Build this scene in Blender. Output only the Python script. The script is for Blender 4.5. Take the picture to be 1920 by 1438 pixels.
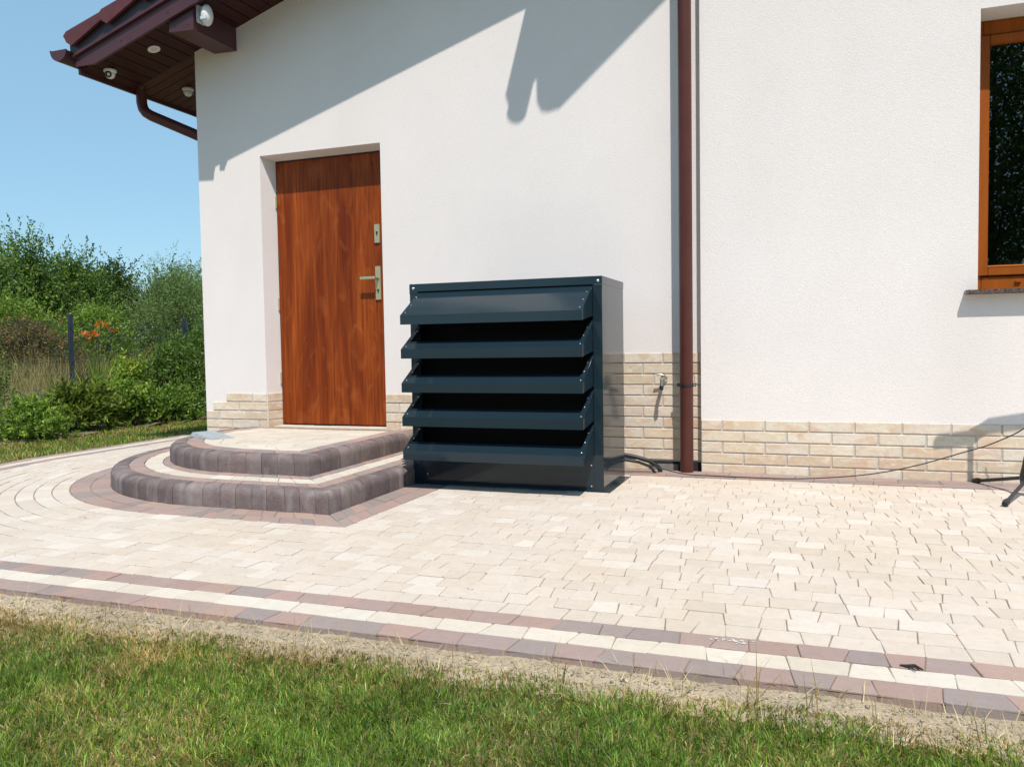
import bpy, bmesh, math, random
import numpy as np
from mathutils import Vector, Matrix
R=math.radians
for o in list(bpy.data.objects): bpy.data.objects.remove(o)
scene=bpy.context.scene
col=scene.collection
random.seed(7); rng=np.random.default_rng(11)

# ------------------------------------------------------------ camera, sky, sun, exposure
cam=bpy.data.objects.new('camera',bpy.data.cameras.new('camera')); col.objects.link(cam); scene.camera=cam
cam.data.sensor_width=36; cam.data.lens=1520.3/1920*36; cam.data.clip_end=2000; cam.data.clip_start=.02
YAW,PIT,ROL=.35012,-.048015,-.016173
fw=Vector((-math.sin(YAW)*math.cos(PIT),math.cos(YAW)*math.cos(PIT),math.sin(PIT)))
rt=Vector((math.cos(YAW),math.sin(YAW),0)); up=rt.cross(fw)
r2=math.cos(ROL)*rt+math.sin(ROL)*up; u2=-math.sin(ROL)*rt+math.cos(ROL)*up
m=Matrix((r2,u2,-fw)).transposed().to_4x4(); m.translation=Vector((.6199,-5.162,.8111)); cam.matrix_world=m
world=bpy.data.worlds.new('World'); scene.world=world; world.use_nodes=True
SUN=Vector((.56,-1,2)).normalized()
nt=world.node_tree; bg=nt.nodes['Background']; sky=nt.nodes.new('ShaderNodeTexSky'); sky.sky_type='NISHITA'
sky.sun_disc=False; sky.sun_elevation=math.asin(SUN.z); sky.sun_rotation=math.atan2(SUN.x,SUN.y)
sky.air_density=1.0; sky.dust_density=.5; sky.ozone_density=1.0; sky.altitude=100
tn=nt.nodes.new('ShaderNodeMix'); tn.data_type='RGBA'; tn.blend_type='MULTIPLY'; tn.inputs[0].default_value=1; tn.inputs[7].default_value=(.80,.98,1.05,1); nt.links.new(sky.outputs[0],tn.inputs[6]); t2=nt.nodes.new('ShaderNodeMix'); t2.data_type='RGBA'; t2.inputs[0].default_value=.58; t2.inputs[7].default_value=(2.35,4.0,5.15,1); nt.links.new(tn.outputs[2],t2.inputs[6]); nt.links.new(t2.outputs[2],bg.inputs[0]); bg.inputs[1].default_value=.15
sd=bpy.data.lights.new('sun','SUN'); sd.energy=4.85; sd.angle=R(.53); sd.color=(1,.925,.85)
so=bpy.data.objects.new('sun',sd); col.objects.link(so); so.rotation_euler=SUN.to_track_quat('Z','Y').to_euler(); so.location=(3,-5,10)
scene.view_settings.view_transform='Standard'; scene.view_settings.look='None'
scene.view_settings.exposure=.05; scene.view_settings.gamma=1
scene.render.engine='CYCLES'

# ------------------------------------------------------------ helpers
def tag(o,label=None,cat=None,group=None,kind=None):
    if label: o['label']=label
    if cat: o['category']=cat
    if group: o['group']=group
    if kind: o['kind']=kind
    return o
def empty(name,loc,label=None,cat=None,group=None):
    o=bpy.data.objects.new(name,None); col.objects.link(o); o.location=loc; o.empty_display_size=.1
    return tag(o,label,cat,group)
def mesh_np(name,V,F,mat,parent=None,colors=None,smooth=False,fcol=None):
    """V (n,3); F list/array of equal-sized faces (numpy) or python list of tuples"""
    me=bpy.data.meshes.new(name)
    if isinstance(F,np.ndarray):
        k=F.shape[1]; me.vertices.add(len(V)); me.vertices.foreach_set('co',np.asarray(V,np.float32).ravel())
        me.loops.add(F.size); me.loops.foreach_set('vertex_index',F.astype(np.int32).ravel())
        me.polygons.add(len(F)); me.polygons.foreach_set('loop_start',np.arange(0,F.size,k,dtype=np.int32))
        me.update(calc_edges=True)
    else:
        me.from_pydata([tuple(v) for v in V],[],F); me.update()
    if fcol is not None:
        a=me.attributes.new('col','FLOAT_COLOR','FACE'); c=np.ones((len(me.polygons),4),np.float32); c[:,:3]=np.asarray(fcol)[:,:3]
        a.data.foreach_set('color',c.ravel())
    if smooth: me.polygons.foreach_set('use_smooth',np.ones(len(me.polygons),bool))
    me.materials.append(mat)
    o=bpy.data.objects.new(name,me); col.objects.link(o)
    if parent: o.parent=parent; o.matrix_parent_inverse=Matrix.Translation(-parent_loc(parent))
    return o
def parent_loc(p):
    return Vector(p.location)   # every location below is a world position
class MB:
    def __init__(s): s.v=[]; s.f=[]; s.c=[]; s.sm=[]
    def add(s,V,F,c=None,sm=False):
        n=len(s.v); s.v+= [tuple(x) for x in V]; s.f+=[tuple(i+n for i in f) for f in F]; s.c+=[c or (1,1,1)]*len(F); s.sm+=[sm]*len(F)
    def box(s,x0,x1,y0,y1,z0,z1,c=None,b=0):
        if b:  # chamfered box
            bm=bmesh.new(); bmesh.ops.create_cube(bm,size=1)
            for v in bm.verts: v.co=Vector((x0+(v.co.x+.5)*(x1-x0),y0+(v.co.y+.5)*(y1-y0),z0+(v.co.z+.5)*(z1-z0)))
            bmesh.ops.bevel(bm,geom=bm.edges[:],offset=b,segments=2,affect='EDGES')
            s.bm(bm,c); return
        s.add([(x0,y0,z0),(x1,y0,z0),(x1,y1,z0),(x0,y1,z0),(x0,y0,z1),(x1,y0,z1),(x1,y1,z1),(x0,y1,z1)],
              [(0,3,2,1),(4,5,6,7),(0,1,5,4),(1,2,6,5),(2,3,7,6),(3,0,4,7)],c)
    def bm(s,bm,c=None,sm=False):
        bm.verts.ensure_lookup_table(); bm.verts.index_update()
        s.add([v.co.copy() for v in bm.verts],[tuple(v.index for v in f.verts) for f in bm.faces],c,sm); bm.free()
    def prism(s,pts,d,c=None):
        """pts 3d polygon, d extrusion vector"""
        n=len(pts); P=[Vector(p) for p in pts]; D=Vector(d)
        F=[tuple(range(n)),tuple(range(2*n-1,n-1,-1))]+[(i,i+n,(i+1)%n+n,(i+1)%n) for i in range(n)]
        s.add(P+[p+D for p in P],F,c)
    def tube(s,pts,r,n=12,c=None,cap=True):
        P=[Vector(p) for p in pts]; k=len(P); rr=r if isinstance(r,(list,tuple)) else [r]*k
        V=[];F=[]; prev=None
        for i,p in enumerate(P):
            t=(P[min(i+1,k-1)]-P[max(i-1,0)]).normalized()
            if prev is None: a=t.orthogonal().normalized()
            else: a=(prev-t*prev.dot(t)).normalized()
            prev=a; b=t.cross(a)
            for j in range(n):
                th=2*math.pi*j/n; V.append(p+(a*math.cos(th)+b*math.sin(th))*rr[i])
        for i in range(k-1):
            for j in range(n): F.append((i*n+j,i*n+(j+1)%n,(i+1)*n+(j+1)%n,(i+1)*n+j))
        if cap: F.append(tuple(range(n-1,-1,-1))); F.append(tuple(range((k-1)*n,k*n)))
        s.add(V,F,c,True)
    def lathe(s,prof,center,axis='Z',n=24,c=None):
        """prof list (r,h)"""
        C=Vector(center); ax={'X':Vector((1,0,0)),'Y':Vector((0,1,0)),'Z':Vector((0,0,1))}[axis] if isinstance(axis,str) else Vector(axis).normalized()
        a=ax.orthogonal().normalized(); b=ax.cross(a); V=[];F=[]
        for r,h in prof:
            for j in range(n):
                th=2*math.pi*j/n; V.append(C+ax*h+(a*math.cos(th)+b*math.sin(th))*r)
        for i in range(len(prof)-1):
            for j in range(n): F.append((i*n+j,i*n+(j+1)%n,(i+1)*n+(j+1)%n,(i+1)*n+j))
        F.append(tuple(range(n-1,-1,-1))); F.append(tuple(range((len(prof)-1)*n,len(prof)*n)))
        s.add(V,F,c,True)
    def build(s,name,mat,parent=None,label=None):
        o=mesh_np(name,s.v,s.f,mat,parent,fcol=s.c if s.c else None)
        me=o.data; me.polygons.foreach_set('use_smooth',np.array(s.sm,bool))
        bm=bmesh.new(); bm.from_mesh(me); bmesh.ops.recalc_face_normals(bm,faces=bm.faces[:])
        for e in bm.edges:
            if len(e.link_faces)==2 and e.calc_face_angle(0)>R(38): e.smooth=False
        bm.to_mesh(me); bm.free()
        if label: o['label']=label
        return o
def N(t,ty,**k):
    n=t.nodes.new(ty)
    for a,b in k.items(): setattr(n,a,b)
    return n
def mat(name,base=(.5,.5,.5),rough=.6,metal=0,spec=.5,attr=False,var=None,bump=None,extra=None,coat=0):
    """var=(scale,amount,detail[,stretch]) brightness variation ; bump=[(scale,strength,dist)...]"""
    M=bpy.data.materials.new(name); M.use_nodes=True; t=M.node_tree; L=t.links
    p=t.nodes['Principled BSDF']; p.inputs['Roughness'].default_value=rough; p.inputs['Metallic'].default_value=metal
    p.inputs['Specular IOR Level'].default_value=spec; p.inputs['Coat Weight'].default_value=coat
    tc=N(t,'ShaderNodeTexCoord')
    rgb=N(t,'ShaderNodeRGB'); rgb.outputs[0].default_value=(*base,1); cur=rgb.outputs[0]
    if attr:
        a=N(t,'ShaderNodeAttribute',attribute_name='col'); mm=N(t,'ShaderNodeMix',data_type='RGBA',blend_type='MULTIPLY'); mm.inputs[0].default_value=1
        L.new(cur,mm.inputs[6]); L.new(a.outputs['Color'],mm.inputs[7]); cur=mm.outputs[2]
    for vv in (var or []):
        sc,am,de=vv[:3]; nz=N(t,'ShaderNodeTexNoise'); nz.inputs['Scale'].default_value=sc; nz.inputs['Detail'].default_value=de; nz.inputs['Roughness'].default_value=.6
        src=tc.outputs['Object']
        if len(vv)>3:
            mp=N(t,'ShaderNodeMapping'); mp.inputs['Scale'].default_value=vv[3]; L.new(src,mp.inputs[0]); src=mp.outputs[0]
        L.new(src,nz.inputs['Vector'])
        mr=N(t,'ShaderNodeMapRange'); mr.inputs[1].default_value=.3; mr.inputs[2].default_value=.7; mr.inputs[3].default_value=1-am; mr.inputs[4].default_value=1+am
        L.new(nz.outputs[0],mr.inputs[0]); mm=N(t,'ShaderNodeVectorMath',operation='SCALE'); L.new(cur,mm.inputs[0]); L.new(mr.outputs[0],mm.inputs['Scale']); cur=mm.outputs[0]
    if extra: cur=extra(t,L,tc,cur,p)
    L.new(cur,p.inputs['Base Color'])
    prev=None
    for sc,st,di in (bump or []):
        nz=N(t,'ShaderNodeTexNoise'); nz.inputs['Scale'].default_value=sc; nz.inputs['Detail'].default_value=3; L.new(tc.outputs['Object'],nz.inputs['Vector'])
        bp=N(t,'ShaderNodeBump'); bp.inputs['Strength'].default_value=st; bp.inputs['Distance'].default_value=di; L.new(nz.outputs[0],bp.inputs['Height'])
        if prev: L.new(prev,bp.inputs['Normal'])
        prev=bp.outputs[0]
    if prev: L.new(prev,p.inputs['Normal'])
    return M
def mixcol(t,L,fac,a,b,blend='MIX'):
    m=N(t,'ShaderNodeMix',data_type='RGBA',blend_type=blend)
    for i,x in ((0,fac),(6,a),(7,b)):
        if isinstance(x,(int,float)): m.inputs[i].default_value=x
        elif isinstance(x,tuple): m.inputs[i].default_value=(*x,1)
        else: L.new(x,m.inputs[i])
    return m.outputs[2]
def noise(t,L,tc,scale,detail=4,stretch=None,lo=.4,hi=.6,dist=0):
    nz=N(t,'ShaderNodeTexNoise'); nz.inputs['Scale'].default_value=scale; nz.inputs['Detail'].default_value=detail; nz.inputs['Distortion'].default_value=dist
    src=tc.outputs['Object']
    if stretch: mp=N(t,'ShaderNodeMapping'); mp.inputs['Scale'].default_value=stretch; L.new(src,mp.inputs[0]); src=mp.outputs[0]
    L.new(src,nz.inputs['Vector']); mr=N(t,'ShaderNodeMapRange'); mr.inputs[1].default_value=lo; mr.inputs[2].default_value=hi; L.new(nz.outputs[0],mr.inputs[0]); return mr.outputs[0]

# ------------------------------------------------------------ materials
def plaster_x(t,L,tc,cur,p):
    f=noise(t,L,tc,1.1,5,(1,1,.35),.52,.8); return mixcol(t,L,f,cur,(.75,.70,.67))
M_plaster=mat('render_plaster',(.80,.748,.725),.9,var=[(140,.05,3),(2.0,.02,4)],bump=[(170,.42,.004),(380,.35,.003)],extra=plaster_x,spec=.2)
def brick_x(t,L,tc,cur,p):
    f=noise(t,L,tc,9,5,(1,1,2.2),.45,.75,.6); c=mixcol(t,L,f,cur,(.62,.43,.30)); 
    g=noise(t,L,tc,16,5,(1,1,2),.5,.75,.4); return mixcol(t,L,g,c,(.76,.67,.535))
M_clinker=mat('clinker_brick',(1,1,1),.6,attr=True,var=[(60,.06,4)],bump=[(60,.4,.004)],extra=brick_x,spec=.3)
M_mortar=mat('mortar',(.50,.455,.42),.95,var=[(60,.1,4)],bump=[(150,.4,.003)])
def paver_x(t,L,tc,cur,p):
    f=noise(t,L,tc,1.4,6,None,.45,.8); c=mixcol(t,L,f,cur,(.93,.90,.84),'MULTIPLY')
    g=noise(t,L,tc,60,3,None,.62,.78); return mixcol(t,L,g,c,(.80,.76,.70),'MULTIPLY')
M_paver=mat('concrete_paver',(1,1,1),.85,attr=True,var=[(26,.05,5)],bump=[(160,.35,.003),(30,.25,.004)],extra=paver_x,spec=.25)
M_joint=mat('joint_sand',(.25,.19,.14),1,var=[(40,.3,5)],bump=[(200,.5,.004)])
def kerb_x(t,L,tc,cur,p):
    f=noise(t,L,tc,11,6,(1,1,.3),.5,.85,.3); c=mixcol(t,L,f,cur,(.32,.285,.28))
    g=noise(t,L,tc,15,6,(1,1,.45),.5,.9,.2); return mixcol(t,L,g,c,(.11,.085,.09))
M_kerb=mat('kerb_concrete',(1,1,1),.8,attr=True,var=[(40,.12,5),(150,.12,3)],bump=[(150,.8,.005),(22,.5,.007)],extra=kerb_x,spec=.3)
M_sand=mat('dry_sand',(.36,.295,.205),1,var=[(3.5,.2,6),(26,.16,5),(120,.25,4)],bump=[(170,.7,.006),(40,.5,.008)])
M_soil=mat('turf_soil',(.13,.115,.04),1,var=[(6,.3,5)],bump=[(60,.8,.02)])
M_bed=mat('bed_soil',(.19,.15,.10),1,var=[(10,.35,5)],bump=[(40,.9,.03)])
def door_x(t,L,tc,cur,p):
    a=noise(t,L,tc,9,6,(1.0,1,.09),.3,.72,1.2)
    c=mixcol(t,L,a,(.16,.026,.005),(.385,.083,.011))
    b=noise(t,L,tc,70,5,(1,1,.035),.35,.72,.4); c=mixcol(t,L,b,c,mixcol(t,L,.6,c,(.10,.014,.003))); h_=noise(t,L,tc,190,4,(1,1,.02),.5,.68,.2); c=mixcol(t,L,h_,c,mixcol(t,L,.5,c,(.08,.012,.003)))
    d=noise(t,L,tc,4,4,(1,1,.5),.56,.72,2.5); return mixcol(t,L,d,c,mixcol(t,L,.35,c,(.42,.12,.028)))
M_door=mat('golden_oak_door',(.3,.06,.015),.42,bump=[(110,.08,.002)],extra=door_x,spec=.16)
M_wframe=mat('golden_oak_frame',(.30,.078,.009),.4,var=[(25,.16,5,(1,1,.08))],spec=.18)
M_brownmetal=mat('brown_painted_metal',(.085,.026,.020),.36,var=[(8,.1,4)],spec=.3)
M_roofmetal=mat('wine_painted_metal',(.07,.022,.028),.4,var=[(7,.12,4)],spec=.5)
M_flash=mat('dark_flashing',(.045,.034,.045),.45,var=[(9,.15,4)])
M_tile=mat('roof_tile',(.10,.022,.022),.45,var=[(9,.2,4)],spec=.5)
M_soffit=mat('soffit_boards_shaded',(.033,.0055,.004),.55,var=[(18,.2,5,(1,.1,1))],spec=.3)  # darker copy of the boards, shade under the verge put into the colour
M_soffit2=mat('eave_soffit_boards_lit',(.07,.024,.012),.55,var=[(18,.2,5,(.1,1,1))],spec=.3)  # lighter copy, bounce light on the side eave put into the colour
M_white=mat('white_plastic',(.72,.72,.70),.35)
M_lens=mat('camera_lens',(.01,.01,.012),.12)
M_glassy=mat('lamp_glass',(.6,.65,.68),.1,spec=.8)
M_anth=mat('anthracite_powder_coat',(.012,.0255,.036),.12,var=[(3,.05,3)],bump=[(500,.05,.0008),(2.2,.04,.01)],spec=.42)
_t=M_anth.node_tree; _tc=N(_t,'ShaderNodeTexCoord'); _f=noise(_t,_t.links,_tc,6,6,None,.35,.7,.5); _m=N(_t,'ShaderNodeMapRange'); _m.inputs[3].default_value=.06; _m.inputs[4].default_value=.15
_t.links.new(_f,_m.inputs[0]); _t.links.new(_m.outputs[0],_t.nodes['Principled BSDF'].inputs['Roughness'])
M_anthdark=mat('cabinet_inside_shade',(.0025,.003,.0035),.7,spec=.1)  # near black: shade inside the cabinet put into the colour
M_rivet=mat('rivet_steel',(.75,.75,.75),.25,metal=.9)
M_brass=mat('champagne_aluminium',(.50,.44,.27),.32,metal=.55)
M_chrome=mat('tap_metal',(.62,.58,.48),.22,metal=.9)
M_black=mat('black_rubber',(.018,.017,.018),.5,var=[(40,.2,3)])
M_blackmetal=mat('black_metal',(.02,.02,.022),.4)
M_granite=mat('granite',(.10,.075,.065),.3,var=[(140,.8,3),(60,.6,3)])
M_greymetal=mat('grey_slab',(.30,.34,.36),.6,var=[(20,.15,4)])
M_fence=mat('anthracite_fence',(.022,.030,.045),.45)
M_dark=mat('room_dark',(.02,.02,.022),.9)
M_stem=mat('bark',(.10,.075,.05),.9,var=[(20,.3,4)])
def leafmat(name,base,var=.25,trans=.35,rough=.5):
    M=bpy.data.materials.new(name); M.use_nodes=True; t=M.node_tree; L=t.links; p=t.nodes['Principled BSDF']; out=t.nodes['Material Output']
    a=N(t,'ShaderNodeAttribute',attribute_name='col'); rgb=N(t,'ShaderNodeRGB'); rgb.outputs[0].default_value=(*base,1)
    c=mixcol(t,L,1.0,rgb.outputs[0],a.outputs['Color'],'MULTIPLY')
    L.new(c,p.inputs['Base Color']); p.inputs['Roughness'].default_value=rough; p.inputs['Specular IOR Level'].default_value=.2
    tr=N(t,'ShaderNodeBsdfTranslucent'); c2=mixcol(t,L,1.0,c,(1.3,1.35,.6),'MULTIPLY'); L.new(c2,tr.inputs[0])
    mx=N(t,'ShaderNodeMixShader'); mx.inputs[0].default_value=trans; L.new(p.outputs[0],mx.inputs[1]); L.new(tr.outputs[0],mx.inputs[2]); L.new(mx.outputs[0],out.inputs[0])
    return M
M_leaf=leafmat('leaf',(1,1,1)); M_grass=leafmat('grass_blade',(1,1,1),trans=.3,rough=.45)
def pane_mat():
    M=bpy.data.materials.new('window_glass'); M.use_nodes=True; t=M.node_tree; L=t.links; t.nodes.remove(t.nodes['Principled BSDF'])
    out=t.nodes['Material Output']; fr=N(t,'ShaderNodeFresnel'); fr.inputs[0].default_value=2.4
    tr=N(t,'ShaderNodeBsdfTransparent'); tr.inputs[0].default_value=(.55,.6,.6,1); gl=N(t,'ShaderNodeBsdfGlossy'); gl.inputs['Roughness'].default_value=.004
    mx=N(t,'ShaderNodeMixShader'); L.new(fr.outputs[0],mx.inputs[0]); L.new(tr.outputs[0],mx.inputs[1]); L.new(gl.outputs[0],mx.inputs[2]); L.new(mx.outputs[0],out.inputs[0]); return M
M_pane=pane_mat()

# ------------------------------------------------------------ ground
CREAM=[(.535,.468,.40),(.55,.485,.42),(.53,.46,.39),(.545,.48,.412),(.54,.475,.405),(.575,.52,.46),(.52,.45,.38),(.54,.475,.41)]
WHITE=[(.56,.505,.43),(.54,.485,.41),(.575,.53,.46)]
REDS=[(.35,.245,.215),(.325,.24,.22),(.365,.26,.22),(.285,.234,.218),(.31,.242,.225),(.34,.255,.228),(.27,.223,.212),(.33,.235,.205)]
CX,CY=-2.38,-.40
XR_FAR=4.2; YB=6.5
class PL(list):
    def __init__(s,*a): super().__init__(*a); s.br=[]
def ring(rx,ry,xr=None,step=.02,back=None,a_end=None):
    """open path: behind-left -> arc -> straight along X to the right (-> optional corner and back along Y).  returns dense polyline."""
    P=PL()
    if back is not None:
        y=back
        while y>CY+.001: P.append((CX-rx,y)); y-=step*2
    P.br.append(len(P))
    a0=180 if a_end is None else a_end; n=max(8,int(R(270-a0)*max(rx,ry)/step))
    for i in range(n+1):
        a=R(a0+(270-a0)*i/n); P.append((CX+rx*math.cos(a),CY+ry*math.sin(a)))
    return P
def straight(P,a,b,step=.02):
    n=max(2,int(math.hypot(b[0]-a[0],b[1]-a[1])/step))
    if isinstance(P,PL): P.br.append(len(P)-1)
    for i in range(1,n+1): P.append((a[0]+(b[0]-a[0])*i/n,a[1]+(b[1]-a[1])*i/n))
def row(mb,outer,inner,cols,lens=(.072,.088,.105,.13),z=0.0,skew=.0068,gap=.0008,bev=.0018,depth=.03,jit=.0016,side_vis=False,maxl=None):
    """outer/inner: functions of s in metres along the outer path -> point"""
    s=0; Ltot=outer.len; sk0=0
    while s<Ltot-.02:
        w=random.choice(lens)*random.uniform(.93,1.07)
        if Ltot-(s+w)<.05: w=Ltot-s
        sk1=((-1 if sk0>0 else 1) if random.random()<.85 else random.choice((-1,1)))*random.uniform(.25,1)*skew if s+w<Ltot-.001 else 0
        a,b=s,s+w; g=gap
        q=[outer(a+g+sk0),outer(b-g+sk1),inner(b-g-sk1),inner(a+g-sk0)]
        m0=outer((a+b)/2); m1=inner((a+b)/2)
        s+=w; sk0=sk1
        c=Vector((sum(p[0] for p in q)/4,sum(p[1] for p in q)/4))
        pts=[Vector(q[0]),Vector(m0),Vector(q[1]),Vector(q[2]),Vector(m1),Vector(q[3])]
        pts=[p+Vector((random.uniform(-jit,jit),random.uniform(-jit,jit))) for p in pts]
        # pull in rows by gap, cut corners a little
        ring_=[]
        for i,p in enumerate(pts):
            e_=(pts[1]-pts[4]).normalized(); sg=1 if (p-c).dot(e_)>0 else -1; d=-e_*sg*.0027
            p=p+d
            if i in (1,4): ring_.append(p)
            else:
                pr=pts[i-1]; nx=pts[(i+1)%6]; cc=.0018+random.random()*.0035
                ring_.append(p+(pr-p).normalized()*cc); ring_.append(p+(nx-p).normalized()*cc)
        tilt=random.uniform(-.0012,.0012); tx=random.uniform(-.006,.006); ty=random.uniform(-.006,.006)
        k=len(ring_); V=[]
        for lev in range(3):
            for p in ring_:
                if lev==0:
                    d=(c-p).normalized()*bev*1.3; zz=z+tilt+tx*(p.x-c.x)+ty*(p.y-c.y); V.append((p.x+d.x,p.y+d.y,zz))
                elif lev==1: V.append((p.x,p.y,z+tilt-bev))
                else: V.append((p.x,p.y,z-depth))
        F=[tuple(range(k))]+[(l*k+i,l*k+(i+1)%k,(l+1)*k+(i+1)%k,(l+1)*k+i) for l in range(2) for i in range(k)]
        cc=random.choice(cols); f=random.uniform(.96,1.035); mb.add(V,F,tuple(x*f for x in cc))
class Path:
    def __init__(s,P,t0=0): 
        s.P=[Vector(p) for p in P]; s.c=[0]
        for i in range(1,len(P)): s.c.append(s.c[-1]+(s.P[i]-s.P[i-1]).length)
        s.len=s.c[-1]; s.ca=np.array(s.c); s.sc=1
    def __call__(s,d):
        d=d*s.sc; i=int(np.clip(np.searchsorted(s.ca,d)-1,0,len(s.P)-2)); a=s.P[i]; b=s.P[i+1]; l=s.c[i+1]-s.c[i]
        return a+(b-a)*((d-s.c[i])/l if l else 0)
def row2(mb,Po,Pi,cols,**k):
    o=Path(Po); i=Path(Pi); i.sc=i.len/o.len
    bo=getattr(Po,'br',None); bi=getattr(Pi,'br',None)
    if bo and bi and len(bo)==len(bi):
        xo=[0]+[o.c[j] for j in bo]+[o.len]; xi=[0]+[i.c[j] for j in bi]+[i.len]; i.sc=1
        row(mb,o,lambda d:i(float(np.interp(d,xo,xi))+min(0,d)+max(0,d-o.len)),cols,**k)
    else: row(mb,o,i,cols,**k)
mb=MB()
# front field and three border courses, curving round the corner on the left
IN=1.62; FR=2.50; LF=2.33; NR=9
def ell(s): return (IN+(LF-IN)*s, IN+(FR-IN)*s)
def field_path(rx,ry,back=YB,xr=XR_FAR):
    P=ring(rx,ry,back=back); straight(P,(CX,CY-ry),(xr,CY-ry)); return P
for k in range(NR):
    s0,s1=k/NR,(k+1)/NR
    a=ell(s1); b=ell(s0)
    xr=XR_FAR if b[1]>=IN+.0001 or k>0 else XR_FAR
    row2(mb,field_path(*a),field_path(*b),CREAM)
for j,cols in enumerate((REDS,WHITE,REDS)):
    a0,a1=.0925*j,.0925*(j+1)
    row2(mb,field_path(LF+a1,FR+a1),field_path(LF+a0,FR+a0),cols,lens=(.09,.115,.13,.145),skew=.01,depth=.06)
# field to the right of the step border, rows along the wall
y=-(IN-CY)  # -2.02
XB=-1.345
n=18; yw=(2.02-.275)/n
for k in range(n):
    y0=-2.02+k*yw; P=[];straight(P,(XB,y0),(XR_FAR,y0)); P.insert(0,(XB,y0)); Q=[(XB,y0+yw)];straight(Q,(XB,y0+yw),(XR_FAR,y0+yw))
    row2(mb,P,Q,CREAM)
# brick edging strip along the wall
P=[(-.80,-.275)];straight(P,P[0],(XR_FAR,-.275)); Q=[(-.80,-.185)];straight(Q,Q[0],(XR_FAR,-.185)); row2(mb,P,Q,REDS,lens=(.14,.19,.22),z=.004)
P=[(-.80,-.185)];straight(P,P[0],(XR_FAR,-.185)); Q=[(-.80,-.065)];straight(Q,Q[0],(XR_FAR,-.065)); row2(mb,P,Q,REDS,lens=(.14,.19,.22),z=.005)
# dark border around the steps, two courses, then its straight right side
def step_path(rx,ry,xr,yend=0.0,a_end=163,step=.02,cx=CX,cy=CY):
    P=[]; n=int(R(270-a_end)*max(rx,ry)/step)
    for i in range(n+1):
        a=R(a_end+(270-a_end)*i/n); P.append((cx+rx*math.cos(a),cy+ry*math.sin(a)))
    straight(P,(cx,cy-ry),(xr,cy-ry)); straight(P,(xr,cy-ry),(xr,yend)); return P
for d0,d1 in ((.11,.218),(.0,.11)):
    Po=ring(1.40+d1,1.40+d1,back=0); straight(Po,(CX,CY-1.40-d1),(-1.565+d1,CY-1.40-d1))
    Pi=ring(1.40+d0,1.40+d0,back=0); straight(Pi,(CX,CY-1.40-d0),(-1.565+d0,CY-1.40-d0))
    row2(mb,Po,Pi,REDS)
    Po=[(-1.565+d1,CY-1.40-d1)];straight(Po,Po[0],(-1.565+d1,-.3)); Pi=[(-1.565+d0,CY-1.40-d0)];straight(Pi,Pi[0],(-1.565+d0,-.3)); row2(mb,Po,Pi,REDS)
# rows behind the corner on the left, between the step border and the field
pav=mb.build('paving',M_paver); tag(pav,'cream block paving with red and white border courses',None,kind='structure')
j=MB(); P=field_path(LF+.2755,FR+.2755); poly=[(p[0],p[1],-.0038) for p in P[::3]]+[(XR_FAR,CY-FR-.2755,-.0038),(XR_FAR,.3,-.0038),(CX-1.4,.3,-.0038),(CX-1.4,YB,-.0038)]
j.add(poly,[tuple(range(len(poly)))]); 
PO=field_path(LF+.2735,FR+.2735); V_=[]
for p in PO: V_+=[(p[0],p[1],-.0038),(p[0],p[1],-.08)]
j.add(V_,[(2*i,2*i+1,2*i+3,2*i+2) for i in range(len(PO)-1)])
o=j.build('paving_joints',M_joint); tag(o,kind='structure')
# ground sheet
g=MB(); g.add([(-300,-300,-.075),(300,-300,-.075),(300,300,-.075),(-300,300,-.075)],[(0,1,2,3)])
def ground_x(t,L,tc,cur,p):
    f=noise(t,L,tc,.25,5,None,.4,.65); return mixcol(t,L,f,(.10,.11,.035),(.26,.21,.11))
M_ground=mat('field_ground',(.1,.1,.04),1,var=[(3,.25,5)],bump=[(8,.8,.1)],extra=ground_x)
tag(g.build('ground',M_ground),kind='structure')
def relief(name,x0,x1,y0,y1,dx,zf,M):
    nx=int((x1-x0)/dx)+1; ny=int((y1-y0)/dx)+1
    X,Y=np.meshgrid(np.linspace(x0,x1,nx),np.linspace(y0,y1,ny)); Z=zf(X,Y)
    V=np.stack([X,Y,Z],-1).reshape(-1,3); i=np.arange(ny-1)[:,None]*nx+np.arange(nx-1)[None,:]; i=i.ravel()
    F=np.stack([i,i+1,i+1+nx,i+nx],1); o=mesh_np(name,V,F,M,smooth=True); return tag(o,kind='structure')
def wob(X,Y,seed=0):
    r=np.random.default_rng(seed); Z=0
    for k in range(14):
        f=r.uniform(3,28); th=r.uniform(0,6.28); Z=Z+np.sin(f*(X*math.cos(th)+Y*math.sin(th))+r.uniform(0,6.28))/f
    return Z*.9
def edge_y(X): return -3.210+.012*np.sin(X*5.1)+.012*np.sin(X*11.7+1)+.010*np.sin(X*27+2)+.012*np.sin(X*2.2+.5)
def surf(X,Y): return -.022-.012*np.clip((-3.2-Y)/.12,0,1)+.013*wob(X,Y,3)
relief('sand_strip',-3.2,3.5,-3.40,-3.165,.012,lambda X,Y:surf(X,Y)+.0012*rng.standard_normal(X.shape)-.012*np.clip((-3.30-Y)/.1,0,1),M_sand)
relief('lawn_soil',-30,9,-9,-3.28,.04,lambda X,Y:surf(X,Y)-.004,M_soil)
relief('side_lawn_soil',-6.15,-4.9,-6,9,.06,lambda X,Y:-.03+.008*wob(X,Y,6),M_soil)
relief('planting_bed',-9.4,-6.1,-4,12,.08,lambda X,Y:-.02+.05*wob(X,Y,8)+.18*np.clip((-6.3-X)/3,0,1),M_bed)
relief('meadow',-34,-9.3,-6,34,.3,lambda X,Y:.16+.12*wob(X*.2,Y*.2,9)+.1*np.clip((-9.5-X)/6,0,1),M_ground)

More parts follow.
